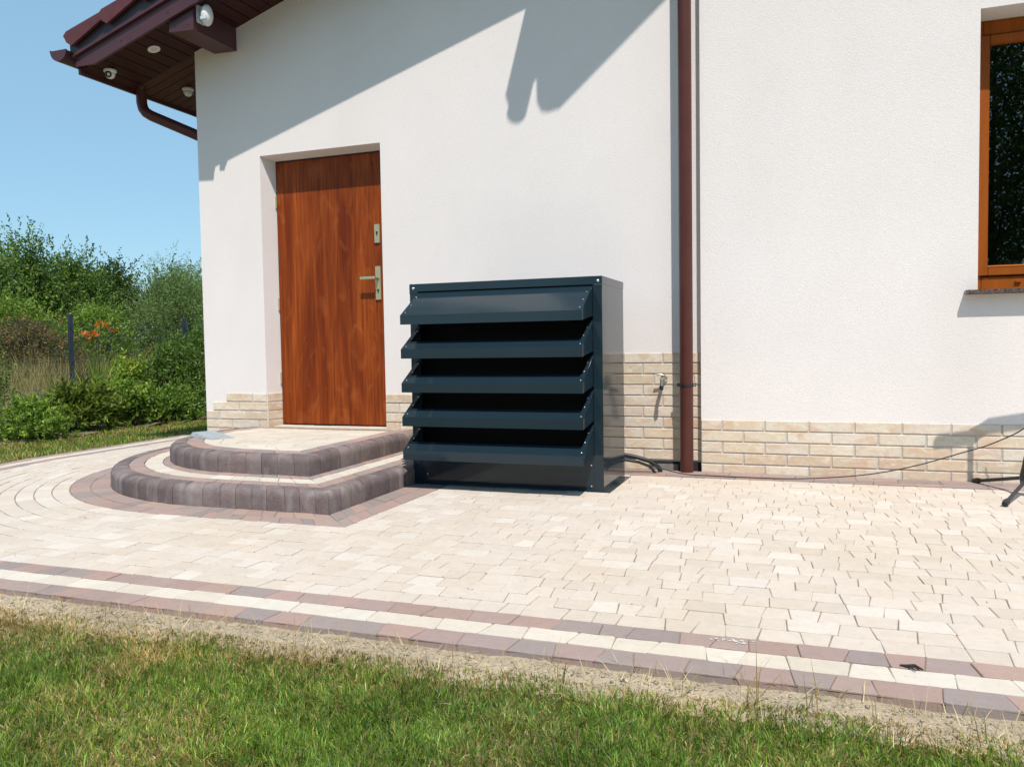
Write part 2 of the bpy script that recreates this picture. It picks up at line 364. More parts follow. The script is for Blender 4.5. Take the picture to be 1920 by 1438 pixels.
# ------------------------------------------------------------ grass
G1=np.array([(.105,.20,.025),(.15,.25,.03),(.075,.155,.022),(.24,.32,.07),(.085,.185,.045),(.19,.27,.04)])
DRY=np.array([(.40,.30,.13),(.32,.22,.085),(.24,.20,.07),(.46,.37,.20)])
def blades(name,X,Y,Z,h,w,colr,lean=.6,curl=.5,mat_=None,parent=None,clump=None):
    n=len(X); th=rng.uniform(0,2*np.pi,n) if clump is None else clump+rng.normal(0,.7,n)
    la=np.abs(rng.normal(0,lean,n)); dx=np.cos(th); dy=np.sin(th); px,py=-dy,dx
    a2=rng.uniform(0,2*np.pi,n); px,py=np.cos(a2),np.sin(a2)
    V=np.zeros((n,5,3)); 
    o1=np.sin(la)*h*.5; z1=np.cos(la)*h*.5; l2=la+np.abs(rng.normal(0,curl,n)); o2=o1+np.sin(l2)*h*.5; z2=z1+np.cos(l2)*h*.5
    for k,(s,oo,zz,ww) in enumerate(((-1,0,0,1),(1,0,0,1),(1,o1,z1,.8),(-1,o1,z1,.8),(0,o2,z2,0))):
        V[:,k,0]=X+dx*oo+px*w*.5*s*ww; V[:,k,1]=Y+dy*oo+py*w*.5*s*ww; V[:,k,2]=Z+zz
    b=np.arange(n)[:,None]*5
    T=np.concatenate([b+np.array([[0,1,2]]),b+np.array([[0,2,3]]),b+np.array([[3,2,4]])],1).reshape(-1,3)
    return mesh_np(name,V.reshape(-1,3),T,mat_ or M_grass,parent,fcol=np.repeat(colr,3,axis=0),smooth=True)
def pick(P,n): return P[rng.integers(0,len(P),n)]*rng.uniform(.75,1.25,(n,1))
def vnoise(X,Y,sc,seed):
    r=np.random.default_rng(seed); g=r.random((96,96)); u=X*sc+1000; v=Y*sc+1000; i=np.floor(u).astype(int); j=np.floor(v).astype(int); fu=u-i; fv=v-j
    fu=fu*fu*(3-2*fu); fv=fv*fv*(3-2*fv); G=lambda a,b:g[a%96,b%96]
    return (G(i,j)*(1-fu)+G(i+1,j)*fu)*(1-fv)+(G(i,j+1)*(1-fu)+G(i+1,j+1)*fu)*fv
def lawn(name,x0,x1,y0,y1,n,hm,label,edge=True,wd=.0026):
    X=rng.uniform(x0,x1,n); Y=rng.uniform(y0,y1,n)
    dist=edge_y(X)-Y if edge else np.full(n,1.0)
    if edge:
        den=np.clip(dist/.045+.15,0,1)*np.clip(.5+vnoise(X,Y,18,2)*1.2,0,1); keep=(rng.random(n)<np.where(dist<.12,den,1))
        keep&=dist>-.02; X,Y,dist=X[keep],Y[keep],dist[keep]; n=len(X)
    dryness=np.clip(1.0-dist*1.9*(1+np.clip(X+1.5,0,3)*.9),0,.88)+.5*np.clip(vnoise(X,Y,4.6,4)*1.9-.8,0,1)+.07 if edge else .22+.5*vnoise(X,Y,1.5,6)+.3*np.clip((X+5.3)/.3,0,1)
    isd=rng.random(n)<dryness
    c=np.where(isd[:,None],pick(DRY,n),pick(G1,n)); c*=(.75+.5*vnoise(X,Y,7,9))[:,None]*rng.uniform(.6,1.5,(n,1))
    yel=np.clip(vnoise(X,Y,2.0,12)*1.4-.5,0,1)[:,None]; c=c*(1-yel*.35)+c*yel*.35*np.array([1.7,1.25,.8])
    h=hm*rng.uniform(.45,1.25,n)*(.65+.5*vnoise(X,Y,9,3))*(np.clip(.62+dist*3,.6,1) if edge else 1); h=np.where(isd,h*.8,h)
    Zb=surf(X,Y)-.004 if edge else np.full(n,-.03)
    lean=np.where(isd,1.15,np.where(rng.random(n)<.5,1.15,.6))
    o=blades(name,X,Y,Zb,h,wd*rng.uniform(.6,1.3,n),c,lean=lean,clump=vnoise(X,Y,22,21)*14)
    return tag(o,label,'grass',kind='stuff')
lawn('lawn_grass',-3.2,2.2,-4.35,-3.26,380000,.031,'mown green lawn with dry straw edge in the foreground')
lawn('side_lawn_grass',-6.25,-5.0,-3.5,6.5,75000,.05,'narrow lawn strip between paving and shrub bed',edge=False,wd=.007)
n=4200; X=rng.uniform(-2.6,2.2,n); Y=-3.19-np.abs(rng.normal(0,.05,n)); r=rng.gamma(2.0,.0008,n)+.0007
oc=np.array([(1,0,0),(0,1,0),(-1,0,0),(0,-1,0),(0,0,.7),(0,0,-.7)]); V=oc[None]*r[:,None,None]*rng.uniform(.6,1.3,(n,6,1)); a=rng.uniform(0,6.28,n); c_,s_=np.cos(a)[:,None],np.sin(a)[:,None]
V=np.stack([V[...,0]*c_-V[...,1]*s_,V[...,0]*s_+V[...,1]*c_,V[...,2]],-1)+np.stack([X,Y,surf(X,Y)+r*.3],-1)[:,None]
tf=np.array([(0,1,4),(1,2,4),(2,3,4),(3,0,4),(1,0,5),(2,1,5),(3,2,5),(0,3,5)]); F=(np.arange(n)[:,None,None]*6+tf[None]).reshape(-1,3)
tag(mesh_np('gravel',V.reshape(-1,3),F,mat('pebble',(1,1,1),.9,attr=True),fcol=np.repeat(pick(np.array([(.38,.31,.22),(.30,.24,.17),(.45,.38,.28),(.24,.20,.15)]),n),8,axis=0)),'small pebbles and clods on the sand strip','gravel',kind='stuff')
n=150; X=rng.uniform(-3,2.5,n); Y=-2.93+np.round(rng.uniform(0,28,n))*.0933; Y=np.minimum(Y,-.4)
tag(blades('joint_moss',np.repeat(X,4)+rng.normal(0,.003,4*n),np.repeat(Y,4)+rng.normal(0,.002,4*n),np.full(4*n,-.003),rng.uniform(.002,.009,4*n),np.full(4*n,.003),pick(np.array([(.12,.10,.04),(.08,.06,.04),(.10,.13,.04)]),4*n),lean=.9),'tiny tufts of moss and debris in the paving joints','moss',kind='stuff')
bm=bmesh.new()
for _ in range(26):
    x,y=.435+rng.normal()*.030,-2.935+rng.normal()*.011; r=rng.uniform(.002,.0065); k=7
    bm.faces.new([bm.verts.new((x+r*rng.uniform(.6,1.5)*math.cos(6.283*i/k),y+r*rng.uniform(.4,1)*math.sin(6.283*i/k),.0016)) for i in range(k)])
sm=MB(); sm.bm(bm); tag(sm.build('mortar_smudge',mat('lime_white',(.62,.60,.57),.9)),'white lime smudge on the inner red border course','stain',kind='stuff')
# fallen straw and long bents at the edge of the lawn
X=rng.uniform(-2.2,1.5,900); Y=edge_y(X)+.02-np.abs(rng.normal(0,.10,900)); 
tag(blades('straw_clippings',X,Y,np.full(900,-.012),rng.uniform(.03,.075,900),np.full(900,.0022),pick(np.array([(.62,.52,.33),(.5,.38,.2)]),900),lean=1.35,curl=.2),'dry straw clippings lying on the lawn edge','grass',kind='stuff')
for (bx,by,n,hh,dr) in ((.50,-3.27,7,.17,1),(.33,-3.27,5,.13,1),(.62,-3.28,4,.14,1),(.05,-3.28,5,.09,0),(-.3,-3.3,5,.08,0),(.95,-3.3,5,.10,0),(-1.3,-3.28,6,.06,1)):
    X=bx+rng.normal(0,.012,n); Y=by+rng.normal(0,.01,n)
    o=blades('grass_tuft',X,Y,np.full(n,-.03),rng.uniform(.6,1.1,n)*hh,np.full(n,.0028),pick(DRY if dr else G1,n),lean=.45,curl=.35)
    tag(o,{.50:'dry pale grass tuft leaning over the red border course, tallest',.33:'dry grass tuft left of the tallest dry tuft at the paving edge',.62:'dry grass tuft right of the tallest dry tuft at the paving edge',
       .05:'small green grass tuft on sand by centre of paving edge',-.3:'small green grass tuft on sand left of centre',.95:'green grass tuft on sand near right end of paving edge',-1.3:'short dry tuft on the sand at far left'}[bx],'grass tuft','grass tufts on the sand strip')

# ------------------------------------------------------------ house
house=empty('house',(-3.83,0,0),'cream rendered house with clinker brick plinth and wine red eaves','house')
XL=-3.83; E=.055
def zs(x): return 3.10+.315*(x+3.83)
dx0,dx1,dz=-3.258,-2.2337,2.2555; DI=-3.219; DY=.14; DZI=2.238
RX=-.8
w=MB()
def quad(*p): w.add(p,[tuple(range(len(p)))])
quad((XL,0,-.1),(dx0,0,-.1),(dx0,0,zs(dx0)),(XL,0,zs(XL)))
quad((dx0,0,dz),(dx1,0,dz),(dx1,0,zs(dx1)),(dx0,0,zs(dx0)))
quad((dx1,0,-.1),(RX,0,-.1),(RX,0,zs(RX)),(dx1,0,zs(dx1)))
quad((RX,0,-.1),(-E*0,0,-.1),(0,0,5.05),(RX,0,4.45))
quad((dx0,0,-.1),(DI,DY,-.1),(DI,DY,DZI),(dx0,0,dz)); quad((dx0,0,dz),(DI,DY,DZI),(dx1,DY,DZI),(dx1,0,dz))
quad((dx1,0,-.1),(dx1,0,dz),(dx1,DY,DZI),(dx1,DY,-.1))
quad((XL,0,-.1),(XL,0,3.1),(XL,8,3.1),(XL,8,-.1))
quad((0,0,-.1),(0,-E,-.1),(0,-E,5.6),(0,0,5.6))
# front wall right section with window opening
wx0,wx1,wz0,wz1,WD=1.501,2.75,1.069,2.59,.15
quad((0,-E,-.1),(wx0,-E,-.1),(wx0,-E,5.6),(0,-E,5.6)); quad((wx0,-E,-.1),(wx1,-E,-.1),(wx1,-E,wz0-.024),(wx0,-E,wz0-.024))
quad((wx0,-E,wz1),(wx1,-E,wz1),(wx1,-E,5.6),(wx0,-E,5.6)); quad((wx1,-E,-.1),(6,-E,-.1),(6,-E,5.6),(wx1,-E,5.6))
quad((wx0,-E,wz0-.03),(wx0,WD+.1,wz0-.03),(wx0,WD+.1,wz1),(wx0,-E,wz1)); quad((wx1,-E,wz0-.03),(wx1,-E,wz1),(wx1,WD+.1,wz1),(wx1,WD+.1,wz0-.03))
quad((wx0,-E,wz1),(wx0,WD+.1,wz1),(wx1,WD+.1,wz1),(wx1,-E,wz1))
wall=w.build('wall',M_plaster,house)
# clinker plinth (brick faces a few mm proud over a mortar sheet)
BR=[(.66,.57,.44),(.70,.62,.50),(.62,.51,.37),(.68,.60,.50),(.60,.47,.34),(.72,.65,.54),(.65,.55,.41)]
runs={k:(MB(),MB()) for k in ('right','tap','left')}; pb,mo=runs['right']; PC=.0686; ZA=.7418; ZR=.3262; J=.009
def brick(x0,x1,yf,z0,z1,axis='x'):
    if x1-x0<.012: return
    c=random.choice(BR); f=random.uniform(.93,1.06); c=tuple(v*f for v in c); b=.0022; d=.0048
    jl=[random.uniform(-.0008,.0008) for _ in range(4)]
    V=[(x0,0,z0),(x1,0,z0),(x1,0,z1),(x0,0,z1),(x0+b,-d,z0+b),(x1-b,-d+jl[0],z0+b),(x1-b,-d+jl[1],z1-b),(x0+b,-d,z1-b)]
    V=[(v[0],v[1]+yf,v[2]) for v in V]
    pb.add(V,[(4,5,6,7),(0,1,5,4),(1,2,6,5),(2,3,7,6),(3,0,4,7)],c)
def course(x0,x1,yf,ztop,joint,zmin=-.06,top=None):
    """joint: x of one vertical joint"""
    k=math.ceil((x0-joint)/.25-1e-6); js=[x0]+[joint+.25*i for i in range(k,k+60) if x0+.004<joint+.25*i<x1-.004]+[x1]
    for a,b in zip(js,js[1:]):
        brick(a+(J/2 if a!=x0 else .001),b-(J/2 if b!=x1 else .001),yf,max(ztop-PC+J/2,zmin),ztop-J/2)
for r in range(5): course(0.001,6,-E-.0012,ZR+J/2-PC*r,.127-(.125 if r%2 else 0))
mo.box(0.0005,6,-E-.0012,-E+.001,-.06,ZR-.001)
pb,mo=runs['tap']
JT={0:-.245,1:-.372,2:-.30,3:-.372}
for r in range(11):
    j0=JT.get(r,(-.245 if r%2==0 else -.372)); xl=-1.9 if r<4 else dx1+.001
    if r<10: course(xl,-E*0-.001,-.0012,ZA+J/2-PC*r,j0)
    else: course(xl,-.34,-.0012,ZA+J/2-PC*r,j0)
mo.box(-1.9,-.001,-.0012,.001,.06,ZA-.001); mo.box(dx1+.001,-1.9,-.0012,.001,-.06,ZA-4*PC-.001); mo.box(-1.9,-.335,-.0012,.001,-.06,.06)
pb,mo=runs['left']
for r,(xl,jn) in {4:(-3.633,-3.387),5:(-3.763,-3.514),6:(XL+.001,-3.452),7:(XL+.001,-3.331),8:(XL+.001,-3.45),9:(XL+.001,-3.33),10:(XL+.001,-3.45)}.items():
    zt=ZA+J/2-PC*r; course(xl,dx0-.002,-.0012,zt,jn)
    mo.box(xl+.001,dx0,-.0012,.001,zt-PC-.0001,zt-J/2-.001)
    # same courses return into the door reveal
    c=random.choice(BR); a=Vector((dx0,-.001,0)); b=Vector((DI,DY,0)); n=Vector((DY,-(DI-dx0),0)).normalized()
    z0,z1=zt-PC+J/2,zt-J/2; p0=a+(b-a)*.05; p1=b-(b-a)*.03; d=n*.006
    pb.add([p0+Vector((0,0,z0)),p1+Vector((0,0,z0)),p1+Vector((0,0,z1)),p0+Vector((0,0,z1)),p0+d+Vector((0,0,z0+.002)),p1+d+Vector((0,0,z0+.002)),p1+d+Vector((0,0,z1-.002)),p0+d+Vector((0,0,z1-.002))],
           [(4,5,6,7),(0,1,5,4),(1,2,6,5),(2,3,7,6),(3,0,4,7)],c)
for pb,mo in runs.values():
    plinth=pb.build('plinth',M_clinker,house); mo.build('mortar_bed',M_mortar,plinth)
# near-black sheet standing for shade under the missing bricks beside the rain pipe
k=MB(); k.box(-.333,-.002,-.0035,-.0015,-.05,.055); k.build('foundation_gap_shade',M_dark,house)
k=MB(); k.box(-.333,-.15,-.012,-.004,-.05,.036); k.build('foundation_concrete',mat('grey_concrete',(.20,.19,.17),.95,var=[(30,.25,4)]),house)
# door
door=empty('door',(dx0,DY,.22)); door.parent=house; door.matrix_parent_inverse=Matrix.Translation(-Vector(house.location))
def part(mbx,name,M,par,label=None): return mbx.build(name,M,par,label)
d=MB(); d.box(DI+.006,dx1-.0,DY-.006,DY+.04,.226,DZI-.012,b=.003); part(d,'door_leaf',M_door,door)
d=MB(); d.box(DI-.02,dx1+.06,DY+.004,DY+.06,.19,.222); d.box(DI-.03,DI+.004,DY+.002,DY+.06,.2,DZI+.02); d.box(DI,dx1+.02,DY+.002,DY+.06,DZI-.008,DZI+.03); part(d,'door_frame',M_blackmetal,door)
for z in (.58,1.15,1.93):
    h=MB(); h.tube([(DI+.004,DY-.012,z-.045),(DI+.004,DY-.012,z+.045)],.007,10); part(h,'hinge',M_brass,door)
h=MB(); h.box(-2.366,-2.322,DY-.018,DY-.006,1.57,1.705,b=.002); lp=part(h,'lock_plate',M_brass,door)
h=MB(); h.lathe([(.008,0),(.008,.003)],(-2.344,DY-.021,1.645),'Y',16); h.box(-2.347,-2.341,DY-.021,DY-.018,1.622,1.640); part(h,'keyhole',M_black,lp)
h=MB(); h.box(-2.366,-2.322,DY-.018,DY-.006,1.155,1.40,b=.002); hp=part(h,'handle_plate',M_brass,door)
h=MB(); h.lathe([(.008,0),(.008,.003)],(-2.344,DY-.021,1.225),'Y',16); h.box(-2.347,-2.341,DY-.021,DY-.018,1.202,1.220); part(h,'keyhole',M_black,hp)
h=MB(); h.tube([(-2.344,DY-.018,1.312),(-2.344,DY-.064,1.312)],.010,12); h.box(-2.462,-2.334,DY-.077,DY-.061,1.302,1.323,b=.003); part(h,'handle',M_brass,hp)
# window
win=empty('window',(wx0,WD,wz0)); win.parent=house; win.matrix_parent_inverse=Matrix.Translation(-Vector(house.location))
f=MB(); fw_=.045
f.box(wx0+.002,wx0+fw_+.005,WD,WD+.07,wz0,wz1-.002,b=.003); f.box(wx0+fw_+.006,wx1-.002,WD+.001,WD+.07,wz0,1.152,b=.003); f.box(wx0+fw_+.006,wx1-.002,WD+.001,WD+.07,2.51,wz1-.002,b=.003)
part(f,'window_frame',M_wframe,win)
f=MB(); sx=wx0+.022; f.box(sx,sx+.06,WD-.012,WD+.03,1.158,2.505,b=.004); f.box(sx+.0605,wx1,WD-.0115,WD+.03,1.158,1.207,b=.004); f.box(sx+.0605,wx1,WD-.0115,WD+.03,2.452,2.505,b=.004)
f.prism([(sx+.06,WD-.010,1.207),(wx1,WD-.010,1.207),(wx1,WD+.012,1.216),(sx+.06,WD+.012,1.216)],(0,0,.002))
part(f,'sash',M_wframe,win)
f=MB(); f.box(wx0+.22,wx0+.25,WD-.012,WD,1.115,1.127,b=.002); part(f,'drain_cap',M_wframe,win)
f=MB(); f.add([(sx+.058,WD+.014,1.2),(wx1,WD+.014,1.2),(wx1,WD+.014,2.46),(sx+.058,WD+.014,2.46)],[(0,1,2,3)]); part(f,'pane',M_pane,win)
f=MB(); f.box(1.436,wx1+.06,-.118,-E-.0005,1.045,wz0,b=.002); f.box(wx0+.001,wx1-.001,-E,WD+.02,1.046,wz0-.0005); part(f,'window_sill',M_granite,win)
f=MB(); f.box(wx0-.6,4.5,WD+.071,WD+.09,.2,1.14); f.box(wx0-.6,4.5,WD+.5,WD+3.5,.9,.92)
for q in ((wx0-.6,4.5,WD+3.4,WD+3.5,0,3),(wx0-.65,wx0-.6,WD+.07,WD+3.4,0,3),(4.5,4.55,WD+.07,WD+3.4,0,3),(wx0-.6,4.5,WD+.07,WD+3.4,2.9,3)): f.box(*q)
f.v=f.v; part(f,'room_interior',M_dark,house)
f=MB(); f.box(wx0+.05,wx1,WD+.09,WD+.42,1.165,1.185,b=.003); part(f,'inner_sill',mat('inner_sill',(.30,.32,.33),.5),win)

# ---- roof edge
SL=.315; YV=-.5
roof=empty('roof',(-4.5,YV,2.9)); roof.parent=house; roof.matrix_parent_inverse=Matrix.Translation(-Vector(house.location))
XE=-4.49
s=MB(); y=-.005
nb=5
for i in range(nb):   # verge boards run front to back of the overhang, parallel to the gutter line
    pass
bw=.098; yy=YV+.028
# boards parallel to Y over the verge strip
x=XE+.02
while x<RX:
    x1=min(x+bw-.008,RX); s.prism([(x,yy,zs(x)),(x1,yy,zs(x1)),(x1,yy,zs(x1)+.015),(x,yy,zs(x)+.015)],(0,-yy-.002 if x>XL-.02 else -yy+.02,0)); x+=bw
s.prism([(XE,YV+.02,zs(XE)+.016),(RX,YV+.02,zs(RX)+.016),(RX,YV+.02,zs(RX)+.03),(XE,YV+.02,zs(XE)+.03)],(0,.52,0))
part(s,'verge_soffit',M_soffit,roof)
s=MB(); y=.022
while y<7.5:
    s.prism([(XE+.02,y,zs(XE+.02)),(XL-.001,y,zs(XL)),(XL-.001,y,zs(XL)+.015),(XE+.02,y,zs(XE+.02)+.015)],(0,bw-.008,0)); y+=bw
s.prism([(XE+.02,.02,zs(XE+.02)+.016),(XL-.001,.02,zs(XL)+.016),(XL-.001,.02,zs(XL)+.03),(XE+.02,.02,zs(XE+.02)+.03)],(0,7.5,0))
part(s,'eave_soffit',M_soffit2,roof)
# barge board with horizontally cut foot
s=MB(); zb=lambda x: zs(x)-.028; zt=lambda x: zs(x)+.10
s.prism([(XE,YV,zb(-4.31)),(-4.31,YV,zb(-4.31)),(RX,YV,zb(RX)),(RX,YV,zt(RX)),(XE,YV,zt(XE))],(0,.022,0))
bb=part(s,'barge_board',M_roofmetal,roof)
for x in (-4.05,-3.62,-3.2,-2.7):
    s=MB(); s.lathe([(.006,0),(.005,-.003)],(x,YV-.0005,zs(x)+.02),'Y',10); part(s,'screw',M_black,bb)
s=MB(); s.prism([(XE,YV-.022,zt(XE)-.004),(RX,YV-.022,zt(RX)-.004),(RX,YV-.022,zt(RX)+.018),(XE,YV-.022,zt(XE)+.018)],(0,.05,0))
part(s,'edge_trim',M_roofmetal,roof)
s=MB(); zf=lambda x: zs(x)+.215
s.prism([(XE-.035,YV-.012,zt(XE)+.018-.02),(RX,YV-.012,zt(RX)+.018),(RX,YV-.012,zf(RX)),(XE-.04,YV-.012,zf(XE))],(0,.04,0))
part(s,'verge_flashing',M_flash,roof)
# eave board
s=MB(); s.box(XE-.004,XE+.018,YV+.024,7.5,zs(XE)-.02,zs(XE)+.13); part(s,'eave_board',M_roofmetal,roof)
s=MB(); s.prism([(XE-.05,YV+.03,zs(XE)+.17),(RX,YV+.03,zs(RX)+.186),(RX,YV+.03,zs(RX)+.225),(XE-.05,YV+.03,zs(XE)+.21)],(0,8,0)); part(s,'roof_slab',M_tile,roof)
# stepped verge tiles
tl=.345; x=XE-.06; k_=0
while x<RX-.1:
    zt0=zs(x)+.262; a=SL*.78
    pts=[(x,zt0),(x+.03,zt0+.03),(x+tl+.05,zt0+.03+a*(tl+.02)+.012),(x+tl+.05,zt0-.03+a*(tl+.02)+.02),(x+.075,zt0-.078),(x+.03,zt0-.05),(x+.02,zt0-.03)]
    t_=MB(); t_.prism([(p[0],YV-.05-.0007*(k_%2),p[1]) for p in pts],(0,.022,0)); t_.prism([(x,YV-.028,zt0),(x+.03,YV-.028,zt0+.03),(x+tl+.05,YV-.028,zt0+.042+a*(tl+.02)),(x+tl+.05,YV-.028,zt0+.012+a*(tl+.02))],(0,.5,0))
    part(t_,'verge_tile',M_tile,roof); x+=tl; k_+=1
# upper roof further along the wall (its eave shades the wall beside the rain pipe)
ur=empty('upper_roof',(-.5,-1,4.3)); ur.parent=house; ur.matrix_parent_inverse=Matrix.Translation(-Vector(house.location))
s=MB(); s.prism([(-.50,-1,4.40),(-.47,-1,4.335),(-.42,-1,4.325),(-.345,-1,4.34),(3,-1,7.16),(3,-1,7.6),(-.50,-1,4.72)],(0,.03,0)); part(s,'barge_board',M_roofmetal,ur)
s=MB(); s.prism([(-.70,-1,4.40),(-.50,-1,4.545),(3,-1,7.5),(3,-1,7.65),(-.72,-1,4.47)],(0,1.4,0)); part(s,'roof_slab',M_tile,ur)
def gutter(mb,cx,y0,y1,zt_,r,n=10):
    V=[];prof=[(cx+r*math.cos(R(180+180*i/n)),zt_+r*math.sin(R(180+180*i/n))) for i in range(n+1)]; k=len(prof)
    for y in (y0,y1):
        V+=[(p[0],y,p[1]) for p in prof]+[(cx+(p[0]-cx)*.95,y,zt_+(p[1]-zt_)*.95) for p in prof]
    F=[]
    for i in range(k-1):
        F.append((i,i+1,2*k+i+1,2*k+i)); F.append((k+i,3*k+i,3*k+i+1,k+i+1))
    F+=[(0,2*k,3*k,k),(k-1,2*k-1,4*k-1,3*k-1)]; mb.add(V,F,None,True)
s=MB(); gutter(s,-.643,-1.0,.0,4.345,.070); s.prism([(-.643+.070*math.cos(R(a)),-1,4.345+.070*math.sin(R(a))) for a in range(180,361,18)],(0,.004,0)); part(s,'gutter',M_roofmetal,ur)
# gutter on the visible eave with half-round end cap
gut=empty('gutter',(-4.6,-.56,3.0)); tag(gut,'wine red half round gutter with end cap along the left eave','gutter')
s=MB(); gutter(s,-4.588,-.56,7.5,3.03,.076); s.tube([(-4.668,-.56,3.034),(-4.668,7.5,3.034)],.009,8); s.build('channel',M_roofmetal,gut)
s=MB(); s.prism([(-4.588+.079*math.cos(R(a)),-.565,3.034+.079*math.sin(R(a))) for a in range(180,361,15)],(0,.008,0)); s.build('end_cap',M_roofmetal,gut)
# purlin end sticking out of the wall
pu=empty('purlin',(-3.53,-.45,3.06)); pu.parent=house; pu.matrix_parent_inverse=Matrix.Translation(-Vector(house.location))
s=MB(); PX0,PX1,PZ=-3.635,-3.432,3.055
s.prism([(PX0,-.455,PZ+.005),(PX1,-.455,PZ-.002),(PX1,-.455,zs(PX1)-.003),(PX0,-.455,zs(PX0)-.003)],(0,.45,0)); part(s,'beam_cladding',M_roofmetal,pu)
s=MB(); s.prism([(PX0-.004,-.470,PZ+.004),(PX1+.004,-.470,PZ-.006),(PX1+.004,-.470,zs(PX1)-.03),(PX0-.004,-.470,zs(PX0)-.03)],(0,.014,0)); ec=part(s,'end_plate',M_roofmetal,pu)
for (x,z) in ((PX0+.05,PZ+.035),(PX1-.04,PZ+.035)):
    s=MB(); s.lathe([(.005,0),(.004,-.003)],(x,-.4705,z),'Y',10); part(s,'screw',M_black,ec)

# ------------------------------------------------------------ fittings on the house
# motion sensor lamp on the purlin side
t=empty('wall_lamp',(PX1,-.36,3.16),'white motion sensor lamp on the right side of the purlin','lamp')
s=MB(); s.box(PX1+.001,PX1+.022,-.44,-.36,3.11,3.235,b=.006); s.build('bracket',M_glassy,t)
s=MB(); s.tube([(PX1+.02,-.40,3.17),(PX1+.05,-.40,3.17)],.012,10); s.build('arm',M_white,t)
bm=bmesh.new(); bmesh.ops.create_icosphere(bm,subdivisions=3,radius=1)
for v in bm.verts:
    v.co=Vector((PX1+.088+v.co.x*.040,-.425+v.co.y*.045,3.15+v.co.z*.075))
s=MB(); s.bm(bm,None,True); s.build('sensor_head',M_white,t)
s=MB(); s.box(PX1+.062,PX1+.112,-.468,-.44,3.108,3.135,b=.004); s.build('sensor_window',M_glassy,t)
# dome cameras and recessed spotlight
def dome(x,y,label,look):
    z=zs(x); t=empty('security_camera',(x,y,z),label,'camera','dome security cameras under the eaves')
    s=MB(); s.lathe([(.045,0),(.047,-.012),(.040,-.022)],(x,y,z-.001),'Z',28); s.build('base',M_white,t)
    bm=bmesh.new(); bmesh.ops.create_icosphere(bm,subdivisions=3,radius=.036)
    for v in bm.verts: v.co+=Vector((x,y,z-.032))
    s=MB(); s.bm(bm,None,True); b=s.build('camera_ball',M_white,t)
    L_=Vector(look).normalized(); s=MB(); s.lathe([(.024,0),(.024,.006),(.016,.006),(.014,.003)],Vector((x,y,z-.032))+L_*.031,L_,24); s.build('lens',M_lens,b)
dome(-4.35,-.32,'white dome camera with black lens at the front left of the eaves',(.45,-1,-.35))
dome(-4.22,.36,'white dome camera behind the house corner under the side eave',(-1,.6,-.5))
x=-3.97; t=empty('spotlight',(x,-.27,zs(x)),'round white recessed spotlight in the red boarded soffit','spotlight')
s=MB(); n_=Vector((SL,0,-1)).normalized(); s.lathe([(.046,0),(.044,.006),(.032,.007),(.030,.002)],(x,-.27,zs(x)-.0005),n_,28); s.build('trim_ring',M_white,t)
s=MB(); s.lathe([(.030,0.001),(.012,.004)],(x,-.27,zs(x)-.0005),n_,24); s.build('diffuser',mat('spot_diffuser',(.6,.58,.5),.4),t)
# rain pipe swan neck on the left corner
t=empty('swan_neck_pipe',(-4.4,.03,2.9),'dark brown pipe elbow running from the left eave behind the corner','downpipe')
s=MB(); pts=[(-4.43,.065,2.985),(-4.43,.065,2.90),(-4.427,.065,2.80),(-4.415,.065,2.755),(-4.385,.065,2.72),(-4.34,.07,2.692),(-4.0,.15,2.535),(-3.90,.175,2.485),(-3.876,.18,2.42),(-3.876,.18,.0)]
s.tube(pts,.041,18); s.build('pipe',M_brownmetal,t)
s=MB(); s.tube([(-4.43,.065,2.995),(-4.43,.065,2.905)],[.056,.045],18); s.build('outlet_collar',M_brownmetal,t)
# main downpipe
t=empty('downpipe',(-.083,-.1,0),'tall straight brown downpipe between the two wall sections','downpipe')
s=MB(); s.tube([(-.083,-.102,-.02),(-.083,-.102,5.2)],.0405,28); s.build('pipe',M_brownmetal,t)
for z in (.545,3.3):
    s=MB(); s.tube([(-.083,-.102,z-.008),(-.083,-.102,z+.008)],.044,28); s.box(-.046,-.024,-.112,-.094,z-.010,z+.010,b=.002); s.box(-.140,-.122,-.108,-.097,z-.010,z+.010,b=.002); s.box(-.09,-.076,-.06,-.0,z-.006,z+.006)
    b=s.build('bracket',M_blackmetal,t); s=MB(); s.lathe([(.007,0),(.005,-.006)],(-.034,-.1125,z),'Y',12); s.build('screw',M_rivet,b)
# garden tap
t=empty('garden_tap',(-.235,0,.58),'small metal garden tap with lever on the brick plinth left of the downpipe','tap')
s=MB(); s.lathe([(.024,0),(.022,-.008),(.012,-.012)],(-.235,-.008,.58),'Y',20); s.build('flange',M_chrome,t)
s=MB(); s.tube([(-.235,-.015,.58),(-.235,-.075,.58),(-.236,-.092,.572),(-.237,-.097,.55),(-.237,-.097,.536)],[.010,.012,.012,.011,.013],14); s.tube([(-.235,-.05,.575),(-.235,-.05,.603)],.011,12); s.build('body',M_chrome,t)
s=MB(); s.tube([(-.238,-.097,.538),(-.238,-.097,.512)],[.014,.012],14); s.build('hose_connector',M_black,t)
s=MB(); s.tube([(-.235,-.052,.600),(-.250,-.056,.607),(-.275,-.058,.606)],[.008,.006,.0065],10); s.build('lever',M_chrome,t)

